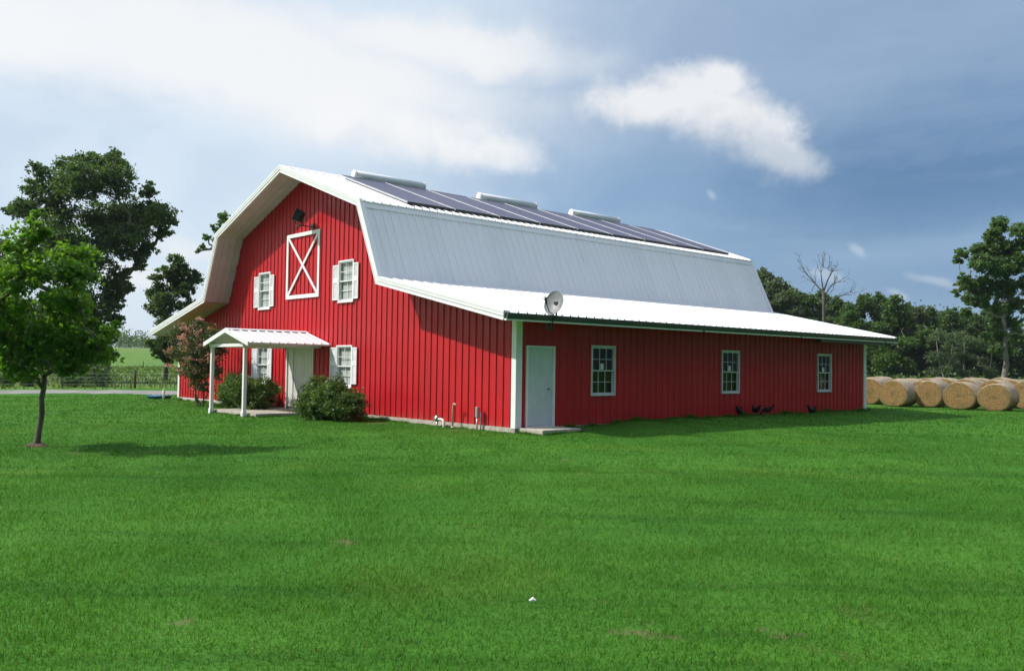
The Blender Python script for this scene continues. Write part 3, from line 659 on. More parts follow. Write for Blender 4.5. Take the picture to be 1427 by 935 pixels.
# scrap in the grass
o = MB(); o.tube([(12.47, -11.03, gz(12.47, -11.03)+.045), (12.485, -11.01, gz(12.49, -11.0)+.06), (12.505, -11.0, gz(12.5, -11)+.05)], [.007, .014, .007], 7); o = o.build('paper_scrap', 'paper', None); tag(o, 'tiny white scrap lying in the foreground lawn', 'litter')

# ---------------------------------------------------------------- grass blades
def inside(x, y):
    bad = (x > XL-.05) & (x < .03) & (y > -.05) & (y < LY+.05)
    bad |= (x > .0) & (x < 1.0) & (y > .0) & (y < 1.45)
    bad |= (x > -12.8) & (x < -9.3) & (y > -2.66) & (y < 0)
    return bad
def blades(name, r0, r1, dens, w, h, seg2, am=43):
    # uniform over the sector of the lawn in front of the barn
    A = .5*R(2*am)*(r1*r1-r0*r0); n = int(A*dens)
    r = np.sqrt(rng.uniform(r0*r0, r1*r1, n)); a = YAW+R(1)*rng.uniform(-am, am, n)
    x = CAM[0]-np.sin(a)*r; y = CAM[1]+np.cos(a)*r
    keep = ~inside(x, y) & (x > -31)
    for bx, by, br in BARE:
        d = np.hypot(x-bx, y-by); keep &= ~((d < br*1.3) & (rng.random(n) < .75*np.clip(1.4-d/br, 0, 1)))
    # clumpy cover
    cl = np.sin(x*3.1+np.sin(y*2.3)*1.4)*np.sin(y*3.7+np.sin(x*1.9)*1.7); keep &= rng.random(n) < .80+.2*cl
    x, y = x[keep], y[keep]; n = len(x); z = ground(x, y)-.006
    hh = h*rng.uniform(.5, 1.15, n)*(1+.22*np.sin(x*2.1+y*1.1)*np.sin(y*1.7-x*.6)); az = rng.uniform(0, 2*math.pi, n); ln = rng.uniform(.15, .95, n)*hh
    la = rng.uniform(0, 2*math.pi, n); la = np.where(rng.random(n) < .4, R(40)+.5*rng.standard_normal(n)+1.2*np.sin(x*.7)*np.sin(y*.5), la)
    ww = w*rng.uniform(.6, 1.3, n)/2; ux, uy = np.cos(az)*ww, np.sin(az)*ww; lx, ly = np.cos(la)*ln, np.sin(la)*ln
    b0 = np.stack([x-ux, y-uy, z], -1); b1 = np.stack([x+ux, y+uy, z], -1); tip = np.stack([x+lx, y+ly, z+hh], -1)
    if not seg2: return np.stack([b0, b1, tip], 1).reshape(-1, 3), 3, n
    m0 = np.stack([x-ux*.8+lx*.3, y-uy*.8+ly*.3, z+hh*.55], -1); m1 = np.stack([x+ux*.8+lx*.3, y+uy*.8+ly*.3, z+hh*.55], -1)
    tip[:, 2] -= hh*.12
    return np.stack([b0, b1, m1, m0, tip], 1).reshape(-1, 3), 5, n
VV = []; LL = []; SS = []; k0 = 0
for args in ((0, 3.4, 9., 3000, .0048, .050, True), (1, 9., 16., 1300, .0085, .052, False), (2, 16., 27., 460, .015, .055, False), (3, 27., 48., 110, .032, .065, False)):
    V, per, n = blades('b', *args[1:]); base = k0+np.arange(n)*per
    if per == 3: L = (base[:, None]+np.arange(3)).ravel(); Sz = np.full(n, 3)
    else: L = np.concatenate([base[:, None]+np.array([0, 1, 2, 3]), base[:, None]+np.array([3, 2, 4])], 1).ravel(); Sz = np.tile([4, 3], n)
    VV.append(V); LL.append(L); SS.append(Sz); k0 += len(V)
def edge_blades(lines):
    out = []
    for (xa, ya, xb, yb, dens, spread, hmin, hmax) in lines:
        L = math.hypot(xb-xa, yb-ya); n = int(L*dens); t = rng.random(n); t = t+.02*np.sin(t*L*7); nx_, ny_ = (yb-ya)/L, -(xb-xa)/L
        d = np.abs(rng.standard_normal(n))*spread+.01; x = xa+(xb-xa)*t+nx_*d; y = ya+(yb-ya)*t+ny_*d; z = ground(x, y)-.01
        amp = np.clip(.55+.5*np.sin(t*L*2.3+1)+.35*np.sin(t*L*5.9), .1, 1.3); h = (hmin+(hmax-hmin)*rng.random(n)*amp)
        az = rng.uniform(0, 6.283, n); ww = rng.uniform(.004, .008, n); la = rng.uniform(0, 6.283, n); ln = h*rng.uniform(.1, .7, n)
        out.append(np.stack([np.stack([x-np.cos(az)*ww, y-np.sin(az)*ww, z], -1), np.stack([x+np.cos(az)*ww, y+np.sin(az)*ww, z], -1), np.stack([x+np.cos(la)*ln, y+np.sin(la)*ln, z+h], -1)], 1).reshape(-1, 3))
    return np.concatenate(out)
V = edge_blades([(-9.3, -.05, -5.2, -.05, 600, .05, .05, .14), (-5.2, -.05, .05, -.05, 220, .05, .03, .10), (XL, -.05, -12.8, -.05, 400, .06, .05, .18), (.05, 1.45, .05, 18.6, 700, .06, .05, .17), (1.0, .03, 1.0, 1.45, 600, .03, .05, .11), (.06, .03, 1.0, .03, 600, .03, .05, .10),
    (-12.8, -2.64, -9.3, -2.64, 500, .03, .04, .09), (-9.33, -2.6, -9.33, -.1, 500, .03, .04, .09)])
n = len(V)//3; VV.append(V); LL.append(k0+np.arange(3*n)); SS.append(np.full(n, 3)); k0 += 3*n
gb = np_mesh('lawn_grass', np.concatenate(VV), 0, 'blade', None, (np.concatenate(LL), np.concatenate(SS)))
tag(gb, 'short bright green mown lawn grass', 'grass', kind='stuff')
# rough pasture tufts beyond the driveway
n = 26000; x = rng.uniform(-130, -38, n); x = -38-(-38-x)**1.0; y = rng.uniform(-45, 70, n); keep = x < -39; x, y = x[keep], y[keep]; n = len(x)
sc = 1+(-x-40)/50; z = ground(x, y)-.02; hh = rng.uniform(.12, .38, n)*np.where(np.abs(x+41) < 2.5, 1.5, 1); az = rng.uniform(0, 6.28, n); ww = .05*sc*rng.uniform(.6, 1.4, n); la = rng.uniform(0, 6.28, n); ln = hh*.5*rng.random(n)
V = np.stack([np.stack([x-np.cos(az)*ww, y-np.sin(az)*ww, z], -1), np.stack([x+np.cos(az)*ww, y+np.sin(az)*ww, z], -1), np.stack([x+np.cos(la)*ln, y+np.sin(la)*ln, z+hh], -1)], 1).reshape(-1, 3)
pg = np_mesh('pasture_grass', V, 3, leafmat('pasture_blades', (.06, .13, .022), (.11, .15, .045), (.13, .14, .05), .35, .15), None); tag(pg, 'rough taller pasture grass beyond the driveway', 'grass', kind='stuff')

# ---------------------------------------------------------------- foliage
def leaf_quads(C, l, w, updir=.35, r=rng):
    n = len(C); d = r.standard_normal((n, 3)); d /= np.linalg.norm(d, axis=1)[:, None]; q = r.standard_normal((n, 3)); q[:, 2] += 0
    nrm = r.standard_normal((n, 3)); nrm[:, 2] += updir*3*r.random(n); nrm /= np.linalg.norm(nrm, axis=1)[:, None]
    d = d-nrm*np.sum(d*nrm, 1)[:, None]; d /= np.linalg.norm(d, axis=1)[:, None]; u = np.cross(d, nrm)
    L = (l*r.uniform(.6, 1.25, n))[:, None]; W = (w*r.uniform(.6, 1.25, n))[:, None]
    return np.stack([C-d*L*.5, C+u*W*.5+d*L*.05-nrm*L*.06, C+d*L*.5-nrm*L*.10, C-u*W*.5+d*L*.05-nrm*L*.06], 1).reshape(-1, 3)
def lobe_pts(lobes, nleaf, r, sub=26, csig=.17, fill=.5):
    tot = sum(q[3]**2.2 for q in lobes); out = []; tips = []
    for (x, y, z, rad) in lobes:
        m = max(6, int(sub*(rad/np.mean([q[3] for q in lobes]))**1.5)); p = r.standard_normal((m, 3)); p /= np.linalg.norm(p, axis=1)[:, None]; p *= (r.random(m)**fill)[:, None]*rad*np.array([1, 1, .8])
        k = max(2, int(nleaf*rad**2.2/tot/m)); c = p+np.array([x, y, z]); tips.append((np.array([x, y, z]), c))
        cs = csig*rad*r.uniform(.6, 1.4, m); kk = np.repeat(np.arange(m), k)
        out.append(c[kk]+r.standard_normal((m*k, 3))*cs[kk][:, None]*np.array([1, 1, .65]))
    return np.concatenate(out), tips
def wobble(a, b, n, amp, r):
    t = np.linspace(0, 1, n)[:, None]; p = np.array(a)*(1-t)+np.array(b)*t; w = r.standard_normal((n, 3))*amp; w[0] = 0; w[-1] = 0; return p+w*np.sin(t*math.pi)
def grow(name, label, cat, loc, lobes, trunk_h, tr, leafm, nleaf, leaf, seed, barkm='bark', group=None, sub=26, csig=.17, fork=.75, lean=(0, 0), twigs=6, sides=10, fill=.5, crown_name='crown', updir=.35, stems=1, low=0.):
    """lobes in local coordinates (x,y,z,r)"""
    r = np.random.default_rng(seed); t = thing(name, label, cat, loc, 0, group)
    pts, tips = lobe_pts(lobes, nleaf, r, sub, csig, fill)
    mb = MB(); top = np.array([lean[0], lean[1], trunk_h]); H = max(q[2]+q[3] for q in lobes)
    roots = []
    for sidx in range(stems):
        o = np.array([0., 0, -.15]) if stems == 1 else np.array([r.uniform(-.25, .25), r.uniform(-.2, .2), -.15]); tp = top+(0 if stems == 1 else r.uniform(-.5, .5, 3)*np.array([1, 1, .3]))
        path = wobble(o, tp, 7, tr*.35, r); rad = np.linspace(tr, tr*fork, 7); rad[0] *= 1.35; rad[1] *= 1.08
        mb.tube(path, rad, sides); roots.append((path, rad))
    # limbs: every lobe hangs on the nearest node nearer the trunk; thickness by what it carries
    nodes = []; parent = []
    for pi_, (path, rad) in enumerate(roots):
        for i in (2, 3, 4, 5, 6): nodes.append(path[i]); parent.append(None)
    nr = len(nodes); root = np.mean([p[0][6] for p in roots], axis=0)
    order = sorted(range(len(tips)), key=lambda k: np.linalg.norm(tips[k][0]-root)); own = {}
    for k in order:
        c = tips[k][0]; best = None
        for j, q in enumerate(nodes):
            L = np.linalg.norm(c-q); cost = L*(1+1.6*max(0, .55-(c[2]-q[2])/(L+1e-6)))+.22*(0 if parent[j] is None else np.linalg.norm(q-root))
            if best is None or cost < best[0]: best = (cost, j)
        own[len(nodes)] = k; nodes.append(c); parent.append(best[1])
    wt_ = [1.]*len(nodes)
    for j in range(len(nodes)-1, nr-1, -1): wt_[parent[j]] += wt_[j]
    tot_ = sum(1 for _ in tips)
    for j in range(nr, len(nodes)):
        a = nodes[parent[j]]; c = nodes[j]; k = own[j]; cl = tips[k][1]; L = np.linalg.norm(c-a); n = 6
        r1 = min(tr*fork*.8, tr*1.25*(wt_[j]/tot_)**.5*fork+tr*.03); r0 = r1*1.15
        br = wobble(a, c, n, L*.07, r); br[1:-1, 2] -= np.sin(np.linspace(0, math.pi, n))[1:-1]*L*.05
        mb.tube(br, np.linspace(r0, max(tr*.05, r1*.75), n), max(5, sides-4), False)
        for q in cl[r.permutation(len(cl))[:twigs]]:
            jj = r.integers(3, n); mb.tube(wobble(br[jj], q, 4, np.linalg.norm(q-br[jj])*.1, r), np.linspace(max(.012*min(1, tr*6), r1*.3), .006, 4), 4, False)
    mb.build('trunk', barkm, t, True)
    np_mesh(crown_name, leaf_quads(pts, leaf, leaf*.62, updir, r), 4, leafm, t)
    return t
def px_lobes(L, D, base, seed, depth=1.0, rf=1.):
    """outline blobs given as (px, py, r_px) at distance D -> real positions round the trunk, spread in depth"""
    r = np.random.default_rng(seed); out = []
    for (px, py, rp) in L:
        p = at(px, py, D); p = p+np.array([fwd[0], fwd[1], 0])*r.uniform(-1, 1)*depth*rp/1246.8*D*1.6
        out.append((p[0]-base[0], p[1]-base[1], p[2]-base[2], rp*rf/1246.8*D))
    return out
def gbase(px, D):
    p = at(px, 505, D); return np.array([p[0], p[1], float(ground(p[0], p[1]))])

# young lawn tree
b0 = np.array([-2.8, -10.49, gz(-2.8, -10.49)]); D0 = 17.9
L = [(62, 325, 24), (40, 345, 28), (85, 352, 28), (20, 385, 34), (58, 385, 36), (100, 385, 32), (-15, 415, 34), (25, 430, 38), (75, 425, 38), (118, 420, 30), (-20, 465, 34), (15, 475, 36), (55, 470, 38), (100, 468, 36), (132, 460, 24), (5, 505, 24), (40, 510, 28), (90, 505, 28), (128, 492, 24), (60, 300, 12), (146, 475, 12), (-40, 440, 26)]
grow('young_tree', 'slim young tree with bright green leaves standing alone on the front lawn', 'tree', b0, px_lobes(L, D0, b0, 3, 1.2, .95), 1.42, .06, 'leaf_young', 19000, .115, 11, sub=18, csig=.21, fork=.8, lean=(.05, .08), twigs=8, updir=.3, fill=.45)
o = MB(); n = 40
vs = [(b0[0], b0[1], b0[2]+.03)]+[(b0[0]+rr*math.cos(a)*(1+.15*math.sin(3*a+1)), b0[1]+rr*math.sin(a)*(1+.15*math.sin(3*a+1)), 0) for rr in (.12, .23) for a in np.linspace(0, 2*math.pi, n, endpoint=False)]
vs = [vs[0]]+[(x, y, gz(x, y)+(.045 if i < n else .0)) for i, (x, y, z) in enumerate(vs[1:])]
o.add(vs, [(0, 1+i, 1+(i+1) % n) for i in range(n)]+[(1+i, 1+n+i, 1+n+(i+1) % n, 1+(i+1) % n) for i in range(n)]); o = o.build('mulch', 'soil', None, True); tag(o, 'ring of bare brown soil round the foot of the young tree', 'soil', kind='stuff')

# big oak beyond the fence
D = 70; b1 = gbase(117, D)
L = [(150, 218, 16), (122, 228, 22), (95, 232, 18), (168, 232, 20), (62, 240, 14), (52, 262, 18), (88, 262, 26), (130, 260, 30), (172, 260, 26), (200, 262, 14), (20, 288, 14), (42, 295, 20), (80, 298, 28), (125, 300, 32), (170, 295, 30), (205, 290, 20), (228, 300, 18), (240, 310, 9), (60, 330, 24), (100, 335, 30), (148, 330, 28), (190, 325, 24), (222, 322, 14), (140, 365, 26), (182, 352, 18), (200, 345, 14), (105, 375, 30), (150, 398, 20), (190, 370, 10), (60, 380, 26), (80, 420, 32), (125, 425, 28), (155, 430, 14), (95, 465, 30), (135, 468, 20), (60, 450, 30), (120, 500, 22), (95, 520, 10), (148, 505, 14), (150, 495, 12), (90, 500, 18), (10, 292, 8), (160, 470, 10), (60, 490, 18), (100, 512, 12), (128, 518, 10), (75, 470, 22), (112, 440, 24), (140, 440, 18), (150, 415, 16), (145, 490, 16), (60, 505, 16), (35, 500, 16), (30, 470, 20), (168, 385, 15), (172, 402, 10), (160, 445, 12)]
grow('oak_tree', 'tall broad dark oak beyond the driveway fence, behind the young lawn tree', 'tree', b1, px_lobes(L, D, b1, 5, .8, 1.1), 4.6, .40, 'leaf_oak', 100000, .26, 12, sub=56, csig=.135, fork=.8, twigs=7, updir=.3)
# narrow oak left of the barn
D = 80; b2 = gbase(231, D)
L = [(243, 362, 10), (252, 375, 13), (235, 383, 14), (218, 388, 8), (265, 385, 11), (270, 378, 6), (248, 398, 18), (225, 408, 15), (210, 411, 6), (266, 405, 12), (240, 425, 19), (262, 428, 15), (222, 432, 12), (252, 450, 18), (230, 455, 16), (268, 452, 12), (240, 475, 18), (222, 480, 14), (262, 478, 14), (232, 495, 12), (216, 492, 7), (250, 492, 12)]
grow('oak_tree', 'smaller dark oak just left of the barn roof, beyond the fence', 'tree', b2, px_lobes(L, D, b2, 6, .8, 1.12), 3.6, .22, 'leaf_oak', 34000, .25, 13, sub=34, csig=.13, fork=.8, twigs=5)
# tree behind the barn whose sprigs show over the left roof edge
D = 62; b3 = gbase(338, D)
L = [(312, 305, 8), (300, 318, 9), (290, 330, 6), (283, 344, 5), (318, 320, 10), (276, 350, 4), (308, 335, 9), (330, 330, 14), (345, 350, 18), (325, 360, 16), (355, 375, 20), (330, 395, 22), (360, 410, 22), (335, 430, 20), (295, 345, 5)]
grow('tall_tree', 'tree behind the barn with leafy sprigs showing over the left roof edge', 'tree', b3, px_lobes(L, D, b3, 8, .8, 1.1), 4.4, .2, 'leaf_right', 20000, .22, 14, sub=24, csig=.22, twigs=4)
# trees far left
for i, (px, D, top, seed, lb) in enumerate(((-12, 88, 318, 21, 'dark tree at the left edge of the photo, behind the young tree'), (20, 100, 395, 22, 'lower dark tree far behind the young tree, its thin trunk in deep shade'), (45, 105, 430, 23, 'small dark tree between the left edge trees and the broad oak'))):
    b = gbase(px, D); L = []; r = np.random.default_rng(seed)
    for q in range(22):
        py = r.uniform(top+12, 500); L.append((px+r.uniform(-34, 34)*(.5+.5*math.sin((py-top)/(515-top)*math.pi)), py, r.uniform(12, 20)))
    grow('oak_tree', lb, 'tree', b, px_lobes(L, D, b, seed, 1.), 2.6, .28, 'leaf_oak', 20000, .32, seed, sub=16, csig=.22, twigs=3)
# right elm
D = 85; b4 = gbase(1399, D)
L = [(1398, 312, 13), (1415, 322, 13), (1383, 325, 11), (1368, 348, 12), (1392, 342, 18), (1418, 345, 16), (1345, 352, 9), (1340, 362, 8), (1358, 368, 14), (1382, 372, 18), (1410, 370, 20), (1435, 365, 16), (1338, 388, 8), (1352, 395, 13), (1378, 398, 18), (1405, 400, 18), (1432, 398, 18), (1334, 408, 6), (1347, 418, 10), (1370, 420, 13), (1344, 436, 8), (1398, 428, 13), (1425, 425, 15), (1400, 450, 11), (1418, 448, 10), (1388, 455, 7), (1440, 335, 14), (1450, 410, 16), (1400, 475, 11), (1382, 485, 10), (1416, 472, 9), (1392, 462, 10), (1374, 470, 7), (1410, 490, 8)]
grow('elm_tree', 'tall leafy tree behind the hay bales at the right edge', 'tree', b4, px_lobes(L, D, b4, 9, .8, 1.06), 8.5, .27, 'leaf_right', 56000, .27, 15, sub=42, csig=.13, fork=.55, twigs=6, barkm='barkelm')

# wood edge on the right: individual trees
def proto_tree(seed, h, w, nl, leafm, leaf, low, bark='bark', nleaf=9000):
    r = np.random.default_rng(seed); L = []
    for q in range(nl):
        f = (q+.5)/nl; z = h*(low+(1-low)*f*.94); wid = w*math.sin(math.pi*min(1, .18+.80*f))**.8; a = r.uniform(0, 6.28); rr = wid*r.uniform(.2, .85)
        L.append((rr*math.cos(a), rr*math.sin(a), z-.3, w*r.uniform(.22, .38)*(1-.35*f)))
    L.append((0, 0, h*.93, w*.22)); return L
WOOD = [(1066, 150, 383, 0, 'grey'), (1084, 146, 398, 1, 'grey'), (1104, 150, 409, 2, 'grey'), (1124, 148, 416, 3, 'std'), (1168, 145, 420, 0, 'std'), (1186, 138, 440, 1, 'lime'), (1145, 152, 430, 2, 'std'), (1205, 140, 434, 2, 'std'), (1226, 142, 431, 0, 'std'), (1248, 136, 434, 3, 'lime'), (1264, 142, 445, 1, 'std'), (1281, 138, 448, 2, 'grey'), (1297, 140, 447, 0, 'std'), (1313, 144, 452, 3, 'std'), (1328, 136, 450, 2, 'std'), (1345, 142, 452, 1, 'std'), (1360, 138, 456, 0, 'std'), (1379, 144, 446, 3, 'std'), (1396, 140, 452, 2, 'std'), (1414, 142, 466, 1, 'std'), (1433, 138, 470, 0, 'std'), (1455, 142, 468, 3, 'std'), (1480, 140, 455, 2, 'std'), (1505, 144, 450, 1, 'std'), (1530, 140, 460, 0, 'std')]
protos = {}
labels = {'grey': 'hazy grey-green tree', 'lime': 'brighter lime green tree', 'std': 'dark green tree'}
spots = ['rising behind the rear end of the steep roof', 'just right of the first behind the roof', 'between roof end and bare dead tree', 'immediately left of the bare dead tree', 'right of the bare dead tree', 'over the lean-to right of it', 'behind the bare dead tree', 'over the lean-to roof near its tip', 'above the right tip of the lean-to roof', 'rounded, just right of the lean-to tip', 'second past the tip of the lean-to roof', 'above the second visible hay bale', 'left of the forked pale trunk', 'right above the forked pale trunk', 'right of the forked pale trunk', 'above the fourth visible hay bale', 'left of the tall elm, low crown', 'half behind the left side of the tall elm', 'directly behind the tall elm trunk', 'behind the right side of the tall elm', 'at the right edge of the photo', 'just outside the right edge', 'second outside the right edge', 'third outside the right edge', 'fourth outside the right edge']
H0 = 10.
for i, (px, D, top, v, kind) in enumerate(WOOD):
    key = (v, kind); b = gbase(px, D); topz = CAM[2]+D*ray(px, top)[2]; sc = (topz-b[2])/H0
    lb = '%s in the wood edge, %s' % (labels[kind], spots[i])
    if key not in protos:
        t = grow('woodland_tree', lb, 'tree', b, proto_tree(50+v*7, H0, 3.2+.35*v, 26, None, 0, .12), 3.2, .16, {'grey': 'leaf_wood_grey', 'lime': 'leaf_wood_lime', 'std': 'leaf_wood'}[kind], 17000, .36, 60+v, group='trees along the wood edge', sub=14, csig=.24, twigs=2, sides=6)
        protos[key] = t
    else: t = copy_tree(protos[key]); t['label'] = lb; t.location = b
    if i > 5: sc *= 1.16
    t.scale = (sc*1.06, sc*1.06, sc*1.08); t.rotation_euler = (0, 0, i*1.7)
    if i == 2: pass
# second, deeper rank so that no sky shows low down, and undergrowth: nobody could count them
r = np.random.default_rng(77); C = []
for px in range(1040, 1600, 7):
    for k in range(3):
        D = r.uniform(146, 175); b = gbase(px+r.uniform(-5, 5), D); hh = r.uniform(7.5, 11.8 if px > 1190 else 10.5); m_ = 150
        p = r.standard_normal((m_, 3))*np.array([1.5, 1.5, hh*.28]); p[:, 2] = np.abs(p[:, 2]+hh*.45); C.append(p+b)
for px in range(1180, 1600, 6):
    D = r.uniform(124, 132); b = gbase(px+r.uniform(-4, 4), D); hh = r.uniform(.8, 2.0); p = r.standard_normal((60, 3))*np.array([1.1, 1.1, hh*.35]); p[:, 2] = np.abs(p[:, 2])+.1; C.append(p+b)
o = np_mesh('undergrowth', leaf_quads(np.concatenate(C), .62, .46, .3, r), 4, 'leaf_wood', None); tag(o, 'dark scrub and thicket filling the wood edge behind the hay bales', 'undergrowth', kind='stuff')
# slim pale-barked trees in front of the wood
def pale(px, D, top, label, forks, seed, rr=.13, bk='barkelm'):
    b = gbase(px, D); r = np.random.default_rng(seed); t = thing('slim_tree', label, 'tree', b, 0, 'slim pale trees before the wood'); H = CAM[2]+D*ray(px, top)[2]-b[2]
    mb = MB(); R0 = np.array([rt0[0], rt0[1], 0]); tips = []
    for f in forks:
        pth = [np.array([0, 0, -.1]), np.array([0, 0, H*.12]), R0*f*.35+np.array([0, 0, H*.3]), R0*f*.75+np.array([0, 0, H*.6]), R0*f+np.array([0, 0, H*.95])]
        mb.tube(pth, [rr*1.2, rr, rr*.8, rr*.6, rr*.2], 7)
        for k in range(7):
            j = r.integers(2, 5); q = pth[j]+r.standard_normal(3)*np.array([.9, .9, .5]); mb.tube([pth[j], (pth[j]+q)/2+(0, 0, .1), q], [rr*.3, rr*.2, rr*.08], 4, False); tips.append((*q, .8))
    mb.build('trunk', bk, t, True)
    pts, _ = lobe_pts(tips, 4200, r, 10, .3, .5); np_mesh('crown', leaf_quads(pts, .26, .16, .3, r), 4, 'leaf_wood_grey', t)
pale(1316, 122, 470, 'slim pale tree with a forked trunk in front of the dark wood', (-1.1, 1.2), 31, .12, 'barkpale')
pale(1343, 124, 475, 'slim pale tree with one straight trunk, right of the forked one', (.1,), 32, .12)
pale(1376, 124, 480, 'thin leaning pale tree between the straight one and the tall elm', (.7,), 33, .10)
# dead tree
D = 125; b = gbase(1148, D); t = thing('dead_tree', 'bare grey dead tree rising above the lean-to roof', 'tree', b); mb = MB(); r = np.random.default_rng(5)
def P_(px, py, dd=0): p = at(px, py, D)-b; return p+np.array([fwd[0], fwd[1], 0])*dd
mb.tube([np.array([0, 0, -.2]), P_(1149, 470), P_(1148, 430), P_(1147, 405)], [.34, .28, .22, .17], 8)
def limb(pts, r0, depth=0):
    mb.tube(pts, np.linspace(r0, r0*.3, len(pts)), 6, False)
    if depth < 2:
        for k in range(7 if depth == 0 else 4):
            j = r.integers(1, len(pts)); a = pts[j]; d = pts[-1]-pts[0]; L = np.linalg.norm(d)*r.uniform(.3, .55); v = d/np.linalg.norm(d)+r.standard_normal(3)*.65; v[2] += .25; v /= np.linalg.norm(v)
            m_ = a+v*L*.5+r.standard_normal(3)*L*.06; limb([a, m_, a+v*L], r0*.42, depth+1)
limb([P_(1147, 408), P_(1138, 395, .5), P_(1130, 384, 1), P_(1124, 374, 1.2)], .13)
limb([P_(1148, 405), P_(1152, 390, -.5), P_(1156, 380, -1), P_(1150, 376, -1)], .12)
limb([P_(1148, 415), P_(1158, 400, .5), P_(1166, 394, .8), P_(1172, 392, 1)], .11)
limb([P_(1148, 425), P_(1162, 416, -.5), P_(1172, 412, -1), P_(1181, 408, -1)], .10)
limb([P_(1148, 410), P_(1145, 390), P_(1144, 380), P_(1147, 372)], .10)
mb.build('trunk', 'barkdead', t, True)

# far wood on the left horizon
r = np.random.default_rng(99); C = []
for px in range(-150, 560, 5):
    D = r.uniform(430, 470); p0 = at(px, 500, D); gz_ = float(ground(p0[0], p0[1])); hh = 6.5+2.0*math.sin(px*.05)+1.5*math.sin(px*.13+1)+r.uniform(-1, 1)
    if 20 < px < 175: hh += 2.5*math.exp(-((px-160)/25)**2)
    m_ = 190; p = r.standard_normal((m_, 3))*np.array([2.8, 2.8, hh*.3]); p[:, 2] = np.clip(np.abs(p[:, 2]+hh*.5), .1, hh*1.08); C.append(p+np.array([p0[0], p0[1], gz_]))
o = np_mesh('far_wood', leaf_quads(np.concatenate(C), 1.1, .8, .3, r), 4, 'leaf_wood', None); tag(o, 'distant low wood along the horizon beyond the pasture', 'woodland', kind='stuff')

# bushes at the porch
def bush(name, label, cx_, cy_, w, d, h, n, seed, leafm='leaf_bush', leaf=.085):
    r = np.random.default_rng(seed); b = (cx_, cy_, gz(cx_, cy_)); L = []
    for q in range(46):
        a = r.uniform(0, 6.28); rr = math.sqrt(r.random())*.80; x, y = rr*math.cos(a)*w/2, rr*math.sin(a)*d/2; hh = h*math.sqrt(max(.1, 1-.75*rr**2))*r.uniform(.88, 1.0)
        L.append((x, y, max(.16, (hh-h*.15)*r.choice([.15, .5, .8, 1.])), h*r.uniform(.19, .27)))
    return grow(name, label, 'bush', b, L, .25, .03, leafm, n, leaf, seed, sub=14, csig=.24, twigs=1, sides=5, stems=5, crown_name='foliage')
bush('bush', 'rounded green bush to the left of the front door, between the porch and window', -12.75, -1.15, 3.6, 1.7, 1.5, 22000, 41).location.x = -13.1
bush('bush', 'larger dark green bush between the front door and the right lower window', -7.25, -1.25, 3.5, 1.8, 1.38, 24000, 42)
# crepe myrtle
r = np.random.default_rng(43); b = np.array([-16.6, -1.5, gz(-16.6, -1.5)])
L = [(-2.1, 0, 1.9, .42), (-1.5, .2, 2.35, .45), (-1.0, -.2, 2.7, .5), (-.4, .1, 3.0, .42), (.2, 0, 2.9, .45), (.8, .2, 2.6, .45), (-.9, .2, 2.1, .55), (-.1, -.2, 2.2, .6), (.8, .1, 2.0, .5), (-1.5, -.1, 1.5, .4), (-.6, .2, 1.5, .5), (.4, -.2, 1.4, .5), (1.0, .2, 1.3, .4), (-.2, 0, .95, .35), (.3, .1, .7, .3)]
t = grow('crepe_myrtle', 'tall shrub with dusty pink blossoms beside the porch', 'shrub', b, L, .5, .035, 'leaf_myrtle', 19000, .085, 44, sub=14, csig=.25, twigs=4, sides=6, stems=5)
FL = [(x, y-.12, z+.12, rr*1.1) for (x, y, z, rr) in L if z > 1.3]; pts, _ = lobe_pts(FL, 3400, r, 10, .12, .25); np_mesh('blossom', leaf_quads(pts, .07, .06, .3, r), 4, 'flower', t)

# weeds under the oak by the fence
for i, (px, D, w, h, lb) in enumerate(((130, 60, 2.6, 1.7, 'dark weedy shrub at the foot of the broad oak'), (140, 59, 1.4, 1.7, 'taller weedy shrub just right of the broad oak trunk'), (104, 58, 1.8, .9, 'low weedy shrub left of the broad oak trunk'), (40, 58, 1.0, 1.0, 'thin weed clump on the fence line left of the oak'), (10, 57, .8, .9, 'thin weed clump on the fence line near the left edge'))):
    p = gbase(px, D); bush('roadside_shrub', lb, p[0], p[1], w, w, h, 1700, 90+i, 'leaf_oak', .16)

# ---------------------------------------------------------------- fence
def fence(name, label, pts, ph, pr, wires, tall=None):
    t = thing(name, label, 'fence', (pts[0][0], pts[0][1], gz(*pts[0]))); o = np.array([pts[0][0], pts[0][1], gz(*pts[0])])
    proto = None; tops = []
    for i, (x, y) in enumerate(pts):
        if proto is None:
            mb = MB(); mb.tube([(0, 0, -.2), (0, 0, ph-.03), (0, 0, ph)], [pr, pr*.95, pr*.7], 8); proto = mb.build('post', 'wood', t, True); c = proto
        else: c = proto.copy(); COL.objects.link(c); c.parent = t
        c.location = (x-o[0], y-o[1], gz(x, y)-o[2]); c.rotation_euler = (.03*math.sin(i*2.1), .03*math.cos(i*1.7), i)
        if tall and i in tall: c.scale = (1.9, 1.9, 1.25)
    for k in range(wires):
        z = ph*(.25+.7*k/(wires-1)); mb = MB(); mb.tube([(x-o[0], y-o[1], gz(x, y)-o[2]+z) for x, y in pts], .006, 4); mb.build('wire', 'galv', t)
P1 = np.array([-43.2, 9.0])  # replaced below by the sight line of the stout post
q = gbase(189, 57); P1 = np.array([q[0], q[1]]); u = np.array([.10, .995])
fence('wire_fence', 'wire fence with thin wooden posts along the far side of the driveway', [tuple(P1+u*4.2*k) for k in range(-12, 8)], .95, .04, 4, tall=(12,))
q = gbase(200, 135); P2 = np.array([q[0], q[1]]); fence('wire_fence', 'low distant wire fence crossing the pasture', [tuple(P2+u*7.5*k) for k in range(-12, 10)], 1.1, .06, 4)
